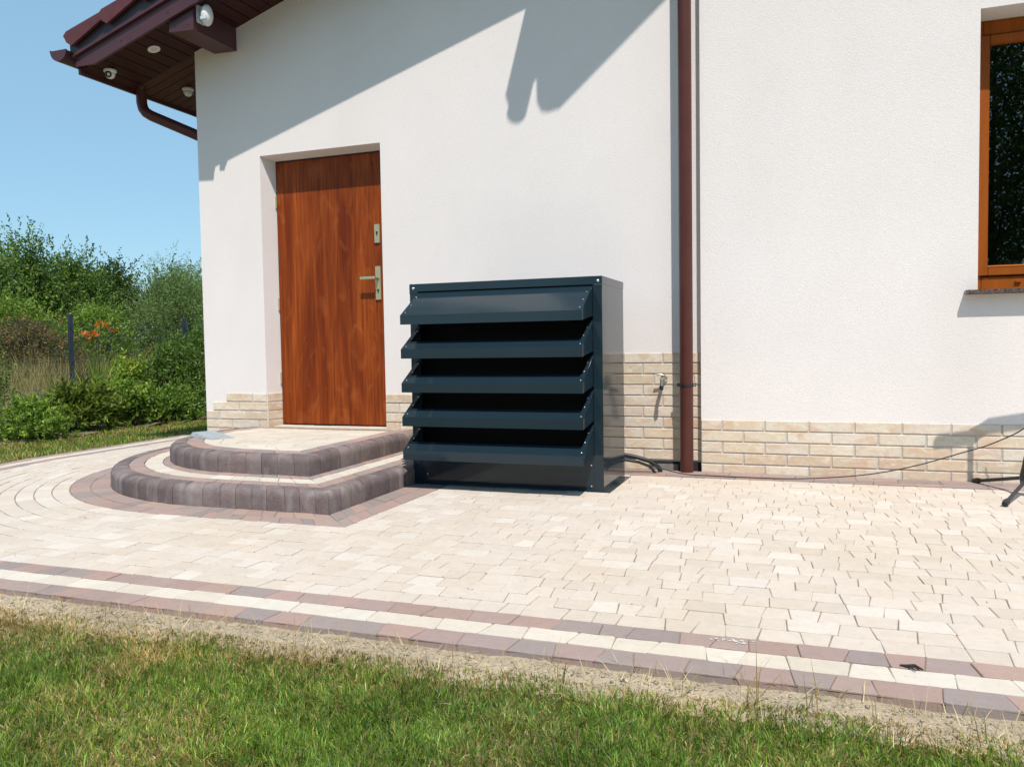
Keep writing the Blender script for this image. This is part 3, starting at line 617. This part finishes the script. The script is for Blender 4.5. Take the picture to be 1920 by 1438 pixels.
# ------------------------------------------------------------ entrance steps
steps=empty('entrance_steps',(-2.6,-1.0,0),'two rounded entrance steps of purple grey kerb blocks with cream treads','steps')
def kerb(mb,Ppath,Pin,z0,z1,cols,corner_s=None,bl=(.085,.12)):
    """blocks with a bullnose: outer path at base, Pin inner path"""
    o=Path(Ppath); i_=Path(Pin); i_.sc=i_.len/o.len; s=0; rr=.042
    H=z1-z0
    while s<o.len-.02:
        wd=random.uniform(*bl)
        if o.len-(s+wd)<.06: wd=o.len-s
        if corner_s is not None and s<corner_s<s+wd+.03: wd=corner_s-s+.0001 if corner_s-s>.03 else wd
        g=.0010; ns=5; cols_=random.choice(cols); f=random.uniform(.85,1.15); c=tuple(x*f for x in cols_); jz=random.uniform(-.0015,.0015); jo=random.uniform(-.002,.002)
        prof=[(0,0)]+[(0,H-rr)]+[(rr*(1-math.cos(R(a))),H-rr+rr*math.sin(R(a))) for a in (18,36,54,72,90)]+[(.09,H)]
        V=[];nprof=len(prof)
        for q in range(ns+1):
            d=s+g+(wd-2*g)*q/ns; po=o(d); pi=i_(d); dirn=(pi-po); Ln=dirn.length; dirn=dirn/Ln
            e=.0024 if q in (0,ns) else 0   # rounded block ends
            for a,b in prof:
                off=a if a<.08 else Ln
                V.append((po.x+dirn.x*(off+jo+(e if a<.08 else 0)),po.y+dirn.y*(off+jo+(e if a<.08 else 0)),z0+b+jz-(e if b>.02 else 0)))
        F=[(q*nprof+k,(q+1)*nprof+k,(q+1)*nprof+k+1,q*nprof+k+1) for q in range(ns) for k in range(nprof-1)]
        F.append(tuple(range(nprof))); F.append(tuple(range((ns+1)*nprof-1,ns*nprof-1,-1)))
        mb.add(V,F,c,True); s+=wd
KC=[(.165,.127,.122),(.19,.148,.14),(.145,.112,.11),(.20,.16,.15),(.17,.128,.12)]
def spath(off,geo):
    cx,cy,rx,ry,xr,ae=geo; rx-=off; ry-=off
    P=PL(); n=60
    for i in range(n+1):
        a=R(ae+(270-ae)*i/n); P.append((cx+rx*math.cos(a),cy+ry*math.sin(a)))
    straight(P,(cx,cy-ry),(xr-off,cy-ry)); Lc=Path(P).len; straight(P,(xr-off,cy-ry),(xr-off,-.004)); return P,Lc
LOW=(CX,CY,1.40,1.40,-1.565,163.4); UPP=(-2.42,-.42,1.04,1.00,-1.925,156)
for name,geo,z0,z1,rows in (('lower_step',LOW,0,.11,((.10,.19,REDS),(.19,.295,WHITE),(.295,.42,REDS))),('upper_step',UPP,.11,.22,((.10,.205,REDS),))):
    st=empty(name,(geo[0],geo[1],z0)); st.parent=steps; st.matrix_parent_inverse=Matrix.Translation(-Vector(steps.location))
    k=MB(); P,Lc=spath(0,geo); Q,_=spath(.10,geo)
    # split at the corner so the blocks mitre cleanly
    i0=[i for i,p in enumerate(P) if abs(p[0]-geo[4])<1e-4 and abs(p[1]-(geo[1]-geo[3]))<1e-4][0]; j0=[i for i,p in enumerate(Q) if abs(p[0]-geo[4]+.10)<1e-4 and abs(p[1]-(geo[1]-geo[3]+.10))<1e-4][0]
    kerb(k,P[:i0+1],Q[:j0+1],z0-.01,z1,KC); kerb(k,P[i0:],Q[j0:],z0-.01,z1,KC); k.build('kerb_blocks',M_kerb,st)
    tmb=MB()
    for a,b,cols in rows:
        Po,_=spath(a,geo); Pi,_=spath(b,geo)
        for off,PP in ((a,Po),(b,Pi)): pass
        ia=[i for i,p in enumerate(Po) if abs(p[0]-geo[4]+a)<1e-4 and abs(p[1]-(geo[1]-geo[3]+a))<1e-4][0]; ib=[i for i,p in enumerate(Pi) if abs(p[0]-geo[4]+b)<1e-4 and abs(p[1]-(geo[1]-geo[3]+b))<1e-4][0]
        row2(tmb,Po[:ia+1],Pi[:ib+1],cols,z=z1); row2(tmb,Po[ia:],Pi[ib:],cols,z=z1)
    if name=='upper_step':
        # cream landing: clipped rows inside the inner ring
        ins=Path(spath(.205,geo)[0]); poly=[(p.x,p.y) for p in ins.P]; 
        def xr_at(y):
            xs=[]
            for (x0,y0),(x1,y1) in zip(poly,poly[1:]):
                if (y0-y)*(y1-y)<=0 and abs(y1-y0)>1e-9: xs.append(x0+(x1-x0)*(y-y0)/(y1-y0))
            return (min(xs),max(xs)) if len(xs)>1 else None
        y=geo[1]-geo[3]+.2051
        while y<.12:
            y1=min(y+.097,.0) if y<-.01 else .125
            a=xr_at(min(y+.004,-.006)); b=xr_at(min(y1-.002,-.006))
            if y>=-.01: a=b=(DI+.01,dx1)
            if a and b:
                P=[(a[0],y)];straight(P,P[0],(a[1],y)); Q=[(b[0],y1)];straight(Q,Q[0],(b[1],y1)); row2(tmb,P,Q,WHITE,lens=(.12,.145,.17),z=z1-.0008,skew=.006)
            y=y1 if y<-.01 else 1
    tmb.build('tread',M_paver,st)
    base=MB(); B,_=spath(.03,geo); pl=[(p[0],p[1],z1-.009) for p in B]; 
    if name=='upper_step': pl=pl+[(dx1,0,z1-.009),(dx1,DY,z1-.009),(DI,DY,z1-.009),(dx0,0,z1-.009)]
    base.prism(pl,(0,0,-(z1-z0))); base.build('step_core',M_joint,st)
# wedge lying on the upper step
s=MB(); a=Vector((-3.24,-.80,.221)); 
s.add([(-3.27,-.80,.221),(-2.98,-.93,.221),(-2.90,-.80,.221),(-3.20,-.62,.221),(-3.26,-.79,.248),(-2.98,-.925,.225),(-2.91,-.80,.225),(-3.21,-.64,.246)],[(0,3,2,1),(4,5,6,7),(0,1,5,4),(1,2,6,5),(2,3,7,6),(3,0,4,7)])
for i in range(len(s.v)):
    v=s.v[i]; s.v[i]=(v[0]-.07,v[1]+.06,v[2])
tag(s.build('door_wedge',M_greymetal),'flat pale grey wedge on the left rim of the upper step','wedge')

# ------------------------------------------------------------ heat pump cover
cab=empty('louvred_cabinet',(-1.0,-.6,0),'anthracite metal heat pump cover with five sloping louvres','cabinet')
bx0,bx1,yf,yb,bh=-1.572,-.42,-.88,-.35,1.172
s=MB(); s.box(bx1-.003,bx1-.0005,yf+.003,yb,.004,bh-.04); s.build('side_panel',M_anth,cab)
s=MB(); s.box(bx0+.0005,bx0+.003,yf+.003,yb,.004,bh-.04); s.build('side_panel',M_anth,cab)
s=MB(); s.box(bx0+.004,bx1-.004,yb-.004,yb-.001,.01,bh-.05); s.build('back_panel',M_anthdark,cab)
s=MB(); s.box(bx0-.001,bx1+.0012,yf-.0035,yb+.001,bh-.003,bh,b=.001); s.box(bx0-.001,bx1+.0012,yf-.0035,yf-.002,bh-.044,bh-.003); s.box(bx1-.0002,bx1+.0012,yf-.002,yb+.001,bh-.042,bh-.003); s.box(bx0-.001,bx0+.0002,yf-.002,yb+.001,bh-.042,bh-.003)
s.box(bx0-.001,bx0+.045,yf-.0034,yf-.002,bh-.058,bh-.0445); s.box(bx1-.046,bx1+.0012,yf-.0034,yf-.002,bh-.058,bh-.0445)
lid=s.build('lid',M_anth,cab)
for x in (bx0+.024,bx1-.022):
    s=MB(); s.lathe([(.009,0),(.008,-.003),(.004,-.006)],(x,yf-.0035,bh-.026),'Y',16); s.build('rivet',M_rivet,lid)
for x0,x1 in ((bx0,bx0+.05),(bx1-.051,bx1-.0)):
    s=MB(); s.box(x0+.0002,x1-.0002,yf-.0012,yf+.035,.003,bh-.047); s.build('corner_post',M_anth,cab)
s=MB(); s.box(bx0+.0502,bx1-.0512,yf+.001,yf+.03,1.088,bh-.0035); s.build('light_block_rail',M_anthdark,cab)  # added to block sunlight leaking through the slit below the lid
s=MB(); s.box(bx0-.03,bx1+.036,yf-.012,yb+.01,0,.0028); s.build('base_flange',M_anth,cab)
s=MB(); s.box(bx0+.0502,bx1-.0512,yf+.004,yf+.007,.003,.215); bp_=s.build('kick_panel',M_anth,cab)
for x,z in ((bx0+.09,.06),(bx1-.07,.03),(bx1-.07,.145)):
    s=MB(); s.lathe([(.005,0),(.004,-.003)],(x,yf+.0035,z),'Y',12); s.build('rivet',M_rivet,bp_)
s=MB(); s.box(bx0+.051,bx1-.052,yf+.05,yf+.06,.02,bh-.06); s.build('shade_backing',M_anthdark,cab)  # near-black sheet paints the shade behind the louvre openings
lx0,lx1=bx0+.052,bx1-.055; YF=yf-.225; LP=.1895
for k in range(5):
    lv=empty('louvre',((lx0+lx1)/2,YF,1.118-LP*k)); lv.parent=cab; lv.matrix_parent_inverse=Matrix.Translation(-Vector(cab.location))
    zt_=1.118-LP*k; zf_=zt_-.135; th=.0022; s=MB()
    A=Vector((0,YF,zf_)); SG=Vector((0,yf+.012-YF,zt_+.008-zf_)); q_=lambda x,u:(x,A.y+SG.y*u,A.z+SG.z*u)
    if k==0: s.prism([q_(lx0,1),q_(lx1,1),q_(lx1,0),q_(lx0,0)],(0,0,-th))
    else:   # short blade with two side flanges, open behind
        s.prism([q_(lx0,1),q_(lx0+.022,1),q_(lx0+.022,.30),q_(lx1-.022,.30),q_(lx1-.022,1),q_(lx1,1),q_(lx1,0),q_(lx0,0)],(0,0,-th))
    s.box(lx0,lx1,YF-.0002,YF+th,zf_-.052,zf_-th-.0001); s.box(lx0,lx1,YF+th+.0002,YF+.02,zf_-.052,zf_-.050)
    s.build('blade',M_anth,lv)
    for xx,dx in ((lx0-.0002,-.002),(lx1+.0002,.002)):
        s=MB(); s.prism([(xx,yf+.003,zt_+.001),(xx,YF+.0005,zf_-.001),(xx,YF+.0005,zf_-.0515),(xx,yf+.003,zt_-LP+.03)],(dx,0,0)); s.build('end_plate',M_anth,lv)
    sg=Vector((0,yf+.012-YF,zt_+.008-zf_)).normalized(); nn=Vector((0,-sg.z,sg.y))
    for xx in (lx0+.018,lx1-.016):
        for d in (.03,.115,.20):
            p=Vector((xx,YF,zf_))+sg*d; s=MB(); s.lathe([(.0040,0),(.0035,.0016),(.0016,.0026)],p,nn,12); s.build('rivet',M_rivet,lv)
# hose and cable behind the cabinet
t=empty('hose',(-.4,-.1,.05),'thick black hose from the cabinet into the gap under the plinth','hose')
s=MB(); s.tube([(-.60,-.2,.13),(-.48,-.19,.115),(-.38,-.19,.10),(-.30,-.175,.075),(-.25,-.15,.035),(-.235,-.13,-.01)],.0135,14); s.build('insulated_tube',M_black,t)
s=MB(); s.tube([(-.58,-.235,.10),(-.46,-.235,.09),(-.36,-.225,.075),(-.29,-.20,.045),(-.26,-.18,-.005)],.009,12); s.build('thin_tube',M_black,t)
s=MB(); pts=[]
for p,q in zip([(-.55,-.27,.125),(-.42,-.27,.105),(-.25,-.265,.055),(-.08,-.26,.018),(.069,-.25,.012),(.25,-.25,.010),(.433,-.25,.010),(.60,-.25,.016),(.78,-.25,.032),(.972,-.25,.060),(1.18,-.25,.112),(1.392,-.25,.186),(1.55,-.27,.25),(1.70,-.32,.36),(1.76,-.38,.55),(1.75,-.42,.8)],range(99)): pts.append(p)
# smooth curve
def cr(P,n=6):
    P=[Vector(p) for p in P]; P=[P[0]]+P+[P[-1]]; o=[]
    for i in range(1,len(P)-2):
        for k in range(n):
            u=k/n; a,b,c,d=P[i-1:i+3]; o.append(.5*((2*b)+(-a+c)*u+(2*a-5*b+4*c-d)*u*u+(-a+3*b-3*c+d)*u**3))
    o.append(P[-2]); return o
s.tube(cr(pts),.0032,8); tag(s.build('cable',M_black),'thin black cable sagging from the tripod across the plinth to the cabinet','cable')
# tripod work lamp stand, mostly outside the frame
HX,HY=1.675,-.42
t=empty('tripod_stand',(HX,HY,0),'black tripod stand with round rubber feet at the right edge','tripod')
s=MB(); s.tube([(HX,HY,.03),(HX,HY,1.0)],.013,14); s.build('pole',mat('red_paint',(.25,.02,.015),.4),t)
s=MB(); s.lathe([(.02,.02),(.036,.03),(.040,.07),(.030,.12),(.022,.17)],(HX,HY,.03),'Z',20); s.build('hub',M_blackmetal,t)
for fx,fy in ((1.49,-.09),(1.505,-.756),(2.06,-.42)):
    s=MB(); s.tube([(HX,HY,.095),(fx,fy,.014)],.0095,12); lg=s.build('leg',M_blackmetal,t); s=MB(); d=(Vector((fx,fy,.014))-Vector((HX,HY,.095))).normalized(); s.tube([Vector((fx,fy,.015))-d*.045,Vector((fx,fy,.015))-d*.02,Vector((fx,fy,.015))+d*.006],[.012,.0165,.013],14); s.build('rubber_foot',M_black,lg)
s=MB(); s.tube([(HX,HY,.97),(HX-.01,-.70,1.50)],.020,10); s.tube([(HX,HY,.97),(HX+.1,HY-.03,1.10),(HX+.4,-.5,1.25)],.024,10); s.build('crossbar',M_blackmetal,t)
# twig on the paving
s=MB(); s.tube([(.835,-2.985,.004),(.85,-2.99,.006),(.868,-2.985,.007),(.885,-3.0,.004)],[.002,.0035,.004,.002],8); s.tube([(.855,-2.99,.006),(.868,-3.012,.004)],[.003,.0015],6)
tag(s.build('twig',M_black),'small black forked twig on the white border course','twig')

# ------------------------------------------------------------ window plant
t=empty('potted_plant',(1.78,.32,1.19),'potted plant on the inner window sill behind glass','plant')
s=MB(); s.lathe([(.05,0),(.07,.06),(.075,.065),(.068,.062)],(1.78,.36,1.186),'Z',24); s.build('pot',mat('pot_glaze',(.45,.52,.48),.4),t)

# ------------------------------------------------------------ planting
def leaves(name,C,D,L_,W_,colr,parent,fold=.25,mat_=None,droop=0):
    """C centres (n,3), D directions, rhombic folded leaves"""
    n=len(C); D=D/np.linalg.norm(D,axis=1,keepdims=True); r=rng.normal(size=(n,3)); S=np.cross(D,r); S/=np.linalg.norm(S,axis=1,keepdims=True); U=np.cross(S,D)
    L_=np.broadcast_to(L_,n)[:,None]*rng.uniform(.7,1.25,(n,1)); W_=np.broadcast_to(W_,n)[:,None]*rng.uniform(.75,1.2,(n,1))
    a=C; b=C+D*L_*.45+S*W_*.5+U*W_*fold; c=C+D*L_; d=C+D*L_*.45-S*W_*.5+U*W_*fold
    V=np.stack([a,b,c,d],1).reshape(-1,3); i=np.arange(n)[:,None]*4
    F=np.concatenate([i+np.array([[0,1,2]]),i+np.array([[0,2,3]])],1).reshape(-1,3)
    return mesh_np(name,V,F,mat_ or M_leaf,parent,fcol=np.repeat(colr,2,axis=0))
def pal(P,n,v=.25):
    P=np.array(P); return P[rng.integers(0,len(P),n)]*rng.uniform(1-v,1+v,(n,1))
def bush(kind,label,cat,x,y,z,h,rx,ry,shoots,per,L_,W_,P,group=None,open_=.35,droop=0,top=1.0,up=.6,base=.05,stems=7,core=1.0):
    root=empty(kind,(x,y,z),label,cat,group)
    # clumps -> shoots -> leaves
    nc=max(5,int(shoots/14)); th=rng.uniform(0,2*np.pi,nc); rr=np.sqrt(rng.random(nc))*.82; zz=rng.uniform(base,.92,nc)**.9
    shp=np.sin(np.clip(zz*1.02+.12,0,1)*np.pi)**.55
    CC=np.stack([x+np.cos(th)*rr*rx*shp,y+np.sin(th)*rr*ry*shp,z+zz*h*.86*(.85+.3*rng.random(nc))*top],1)
    ci=rng.integers(0,nc,shoots); off=rng.normal(size=(shoots,3))*np.array([rx,ry,h*.5])*.21*core
    S0=CC[ci]+off; S0[:,2]=np.maximum(S0[:,2],z+.02)
    out=(S0-np.array([x,y,z+h*.3]))/np.array([rx,ry,h]); D=out*1.0+np.array([0,0,up])+rng.normal(size=(shoots,3))*.35; D/=np.linalg.norm(D,axis=1,keepdims=True)
    sl=h*rng.uniform(.07,.17,shoots)
    u=np.tile(np.linspace(.05,1,per),shoots); si=np.repeat(np.arange(shoots),per)
    C=S0[si]+D[si]*(sl[si]*u)[:,None]+rng.normal(size=(len(si),3))*.006
    ld=D[si]*.55+rng.normal(size=(len(si),3))*.75+np.array([0,0,.1-droop])
    clv=rng.uniform(.72,1.25,nc)[ci][si][:,None]
    leaves('foliage',C,ld,L_,W_,pal(P,len(si))*clv,root)
    s=MB()
    for k in range(stems):
        i=rng.integers(0,nc); p=CC[i]; m1=Vector((x+(p[0]-x)*.35+rng.normal()*.04,y+(p[1]-y)*.35+rng.normal()*.04,z+(p[2]-z)*.5)); r0=.006+.008*h
        s.tube([(x+rng.normal()*.03*rx,y+rng.normal()*.03*ry,z-.05),m1,tuple(p)],[r0,r0*.7,r0*.3],6)
        for q in range(3):
            i2=rng.integers(0,shoots); s.tube([tuple(p),tuple(S0[i2])],[r0*.3,r0*.12],4)
    s.build('stem',M_stem,root); return root
def spiky(kind,label,cat,x,y,z,n,h,w,P,spread=.08,lean=.35,curl=.5,group=None):
    X=x+rng.normal(0,spread,n); Y=y+rng.normal(0,spread,n); o=blades(kind,X,Y,np.full(n,z),h*rng.uniform(.55,1.1,n),w*rng.uniform(.7,1.2,n),pal(P,n),lean=lean,curl=curl,mat_=M_leaf); return tag(o,label,cat,group)
DK=[(.058,.10,.026),(.075,.125,.03),(.045,.08,.024),(.10,.16,.036)]
MID=[(.13,.22,.04),(.17,.27,.05),(.10,.18,.037),(.21,.30,.06)]
LT=[(.19,.31,.045),(.24,.34,.05),(.15,.26,.04),(.30,.37,.07)]
GREY=[(.10,.14,.085),(.13,.17,.11),(.08,.12,.065)]
WIL=[(.15,.23,.075),(.19,.27,.10),(.12,.19,.065),(.23,.31,.13)]
BED='garden shrubs in the planting bed'
bush('rhododendron','dense evergreen shrub with long glossy leaves in rosettes at bed front','shrub',-6.42,1.15,0,.44,.30,.36,420,9,.085,.026,[(.13,.19,.03),(.18,.24,.04),(.24,.27,.045),(.08,.13,.025)],BED,up=.9)
bush('low_shrub','bright green low shrub at the far left edge of the bed','shrub',-6.30,.42,-.02,.40,.34,.42,650,9,.038,.018,MID+LT,BED)
bush('low_shrub','taller dark feathery shrub behind the far left low shrub','shrub',-7.0,.62,0,.74,.36,.35,420,9,.035,.012,DK+MID,BED)
bush('low_shrub','grey green lavender like mound left of the glossy shrub','shrub',-6.95,1.25,0,.44,.24,.24,260,9,.04,.006,GREY,BED,up=1.2)
bush('round_leaf_shrub','mid green shrub just right of the glossy rosette shrub','shrub',-6.45,1.85,0,.44,.34,.36,480,9,.052,.026,MID+LT,BED)
bush('round_leaf_shrub','low leafy shrub at bed front nearest the house corner','shrub',-6.4,2.45,0,.40,.34,.40,520,9,.045,.022,MID,BED)
bush('mixed_shrub','large dark shrub filling the bed beside the house corner','shrub',-6.85,2.95,0,.86,.60,.55,1200,9,.05,.02,DK+MID,BED)
bush('mixed_shrub','dark shrub in the middle of the bed behind the mid green shrub','shrub',-6.95,2.35,0,.52,.38,.38,650,9,.04,.016,DK+MID,BED)
bush('mixed_shrub','tall shrub against the wall edge at the back of the bed','shrub',-7.2,3.7,0,1.0,.60,.6,1000,9,.045,.018,DK+MID,BED)
bush('yellow_shrub','pale yellow green shrub with flower heads above the dark shrubs','shrub',-7.0,2.32,0,.72,.24,.26,420,8,.055,.024,LT+[(.40,.42,.06)],BED,up=.9)
spiky('iris_clump','upright pale green sword leaves between fence post and shrubs','iris',-7.0,1.9,0,110,.82,.022,LT+MID,.07,.22,.25)
spiky('iris_clump','arching yellow green leaf clump right of the sword leaves','iris',-6.75,1.98,0,60,.62,.02,[(.24,.28,.05),(.17,.24,.04)],.06,.5,.7)
spiky('grass_clump','silvery ornamental grass clump at the left of the bed','ornamental grass',-6.75,.98,0,360,.50,.008,[(.20,.26,.17),(.28,.32,.22),(.34,.34,.24)],.09,.45,.5)
spiky('grass_clump','thin straw coloured grass clump in front of the fence post','ornamental grass',-7.7,1.75,.05,300,.78,.006,[(.42,.34,.17),(.30,.27,.12)],.20,.2,.3)
# orange daylilies
t=empty('daylily',(-7.2,2.0,0),'orange daylilies on tall stalks in front of the fence','flower')
s=MB(); pet=[]; cs=[]
heads=[(-7.2,2.02,1.01),(-7.22,2.09,1.02),(-7.18,2.10,.985),(-7.2,2.28,1.07),(-7.22,2.24,1.12),(-7.2,1.93,1.0),(-7.2,2.16,1.13),(-7.15,2.33,1.05),(-7.2,1.97,.965)]
for h in heads: s.tube([(-7.2+rng.normal()*.03,2.05+rng.normal()*.03,0),(h[0]+.01,(h[1]+2.05)/2,h[2]*.6),h],[.005,.004,.003],5)
s.build('stalk',leafmat('stalk',(.14,.18,.05)),t)
for h in heads:
    C=[];D=[]
    ax=Vector((rng.normal()*.4+.3,rng.normal()*.4-.3,.6)).normalized(); a=ax.orthogonal().normalized(); b=ax.cross(a)
    for k in range(6):
        th=k*math.pi/3; d=ax*.7+(a*math.cos(th)+b*math.sin(th)); C.append(h); D.append(tuple(d))
    C=np.array(C);D=np.array(D); leaves('flower',C,D,.062,.024,pal([(.62,.14,.03),(.66,.20,.05),(.52,.09,.02)],len(C),.12),t)
for _ in range(14):
    C=np.array([(-7.2+rng.normal()*.02,2.18+rng.normal()*.05,1.1+rng.normal()*.04)]); leaves('bud',C,np.array([[.2,.3,1.]]),.05,.014,pal([(.45,.36,.06),(.6,.3,.05)],1),t)
# yellow flower heads
# fence
fe=empty('mesh_fence',(-10.4,4.6,0),'anthracite welded mesh fence with square posts behind the shrub bed','fence')
for k in range(-2,5):
    y=4.58+2.52*k; s=MB(); s.box(-10.43,-10.37,y-.03,y+.03,.1,1.40,b=.004); s.box(-10.36,-10.345,y-.012,y+.012,1.16,1.19); s.box(-10.36,-10.345,y-.012,y+.012,.62,.65); s.build('post',M_fence,fe)
    s=MB()
    for q in range(49): yy_=y+.06+q*.05; s.box(-10.373,-10.3695,yy_-.0016,yy_+.0016,.15,1.28)
    for z in (.25,.45,.65,.85,1.05,1.25): s.box(-10.379,-10.375,y+.03,y+2.49,z-.003,z+.003); s.box(-10.368,-10.364,y+.03,y+2.49,z-.003,z+.003)
    s.build('mesh_panel',M_fence,fe)
# dry meadow beyond the fence
n=26000; X=rng.uniform(-14.5,-10.5,n); Y=rng.uniform(1.5,13,n)
tag(blades('dry_meadow',X,Y,np.full(n,.15),rng.uniform(.25,.75,n),np.full(n,.012),pal([(.36,.29,.14),(.28,.24,.10),(.20,.20,.07),(.40,.33,.18)],n),lean=.3,curl=.4,mat_=M_leaf),'tall dry meadow grass beyond the mesh fence','grass',kind='stuff')
BG='bushes and young trees beyond the fence'
def tree(kind,label,x,y,h,rx,ry,P,shoots=1500,per=10,L_=.075,W_=.038,**k): return bush(kind,label,'tree' if 'tree' in kind else 'bush',x,y,.15,(h-.15)*.90,rx,ry,int(shoots*1.25),per,L_,W_,P,BG,stems=12,**k)
tree('sapling_tree','tall dark sapling cluster at the left, highest point of the skyline',-14.6,7.2,3.35,.95,.9,DK+MID,2100)
tree('sapling_tree','slim feathery sapling at the far left edge of the view',-14.0,5.9,3.2,.8,.7,WIL+MID,1500)
tree('sapling_tree','dark sapling right of the tallest one, spiky top',-14.9,8.6,3.2,.95,.9,DK+MID,2100)
tree('sapling_tree','dark young tree between spiky sapling and willow bush',-15.2,10.1,3.05,.9,1.0,DK,1900)
tree('willow_bush','broad rounded grey green willow bush next to the house corner',-12.7,9.5,2.85,1.2,1.35,WIL,3900,10,.065,.016,base=.02)
tree('willow_bush','second grey green willow bush hidden partly by the house wall',-13.6,11.4,2.85,1.1,1.2,WIL+MID,2600,10,.065,.016,base=.02)
tree('light_bush','lighter green bush behind the left end of the fence',-12.6,5.3,1.95,.95,1.1,MID+LT,2300,10,.06,.026,base=.02)
tree('light_bush','bright leafy bush behind the near fence post',-12.4,6.9,1.75,.8,1.0,MID+LT,1900,10,.06,.026,base=.02)
tree('light_bush','dark low bush filling the gap under the saplings',-13.6,8.0,1.9,.9,1.2,DK+MID,1900,10,.06,.03,base=.02)
tree('brown_bush','low brownish scrub behind the fence below the willow bush',-11.9,7.9,.95,.5,.9,[(.22,.15,.07),(.16,.14,.05),(.12,.16,.04)],800,9,.05,.02,base=.02)
tree('brown_bush','withered brown bush behind the fence left of the post',-11.9,5.1,1.45,.7,1.2,[(.24,.15,.07),(.15,.11,.05),(.30,.19,.10),(.12,.15,.04)],1500,9,.05,.02,base=.02)
for (x,y,h,i) in ((-16.4,6.6,3.1,0),(-16.8,8.8,3.0,1),(-17,11.2,3.0,2),(-16.5,13.5,3.2,3)):
    tree('hedge_tree',['dark hedge tree at back left','dark hedge tree second from left at the back','dark hedge tree at back centre behind the willow','dark hedge tree at back right by the wall'][i],x,y,h,1.3,1.5,DK,1700,9,.10,.05,base=.02)
# large trees standing across the garden, seen mirrored in the window
for i,(x,y,h,rx) in enumerate(((5.2,-19,12.5,2.6),(1.4,-21,6,2.4),(8.5,-22,9,2.8),(-3.5,-24,7,3))):
    bush('garden_tree',['tall drooping birch mirrored in the window pane','low tree left of the birch across the garden','tree right of the birch across the garden','broad low tree far left across the garden'][i],'tree',x,y,-.05,h,rx,rx,2600 if i==0 else 1500,12,.15,.08,DK,'trees across the garden',up=.1,droop=.5,base=.1,stems=4)
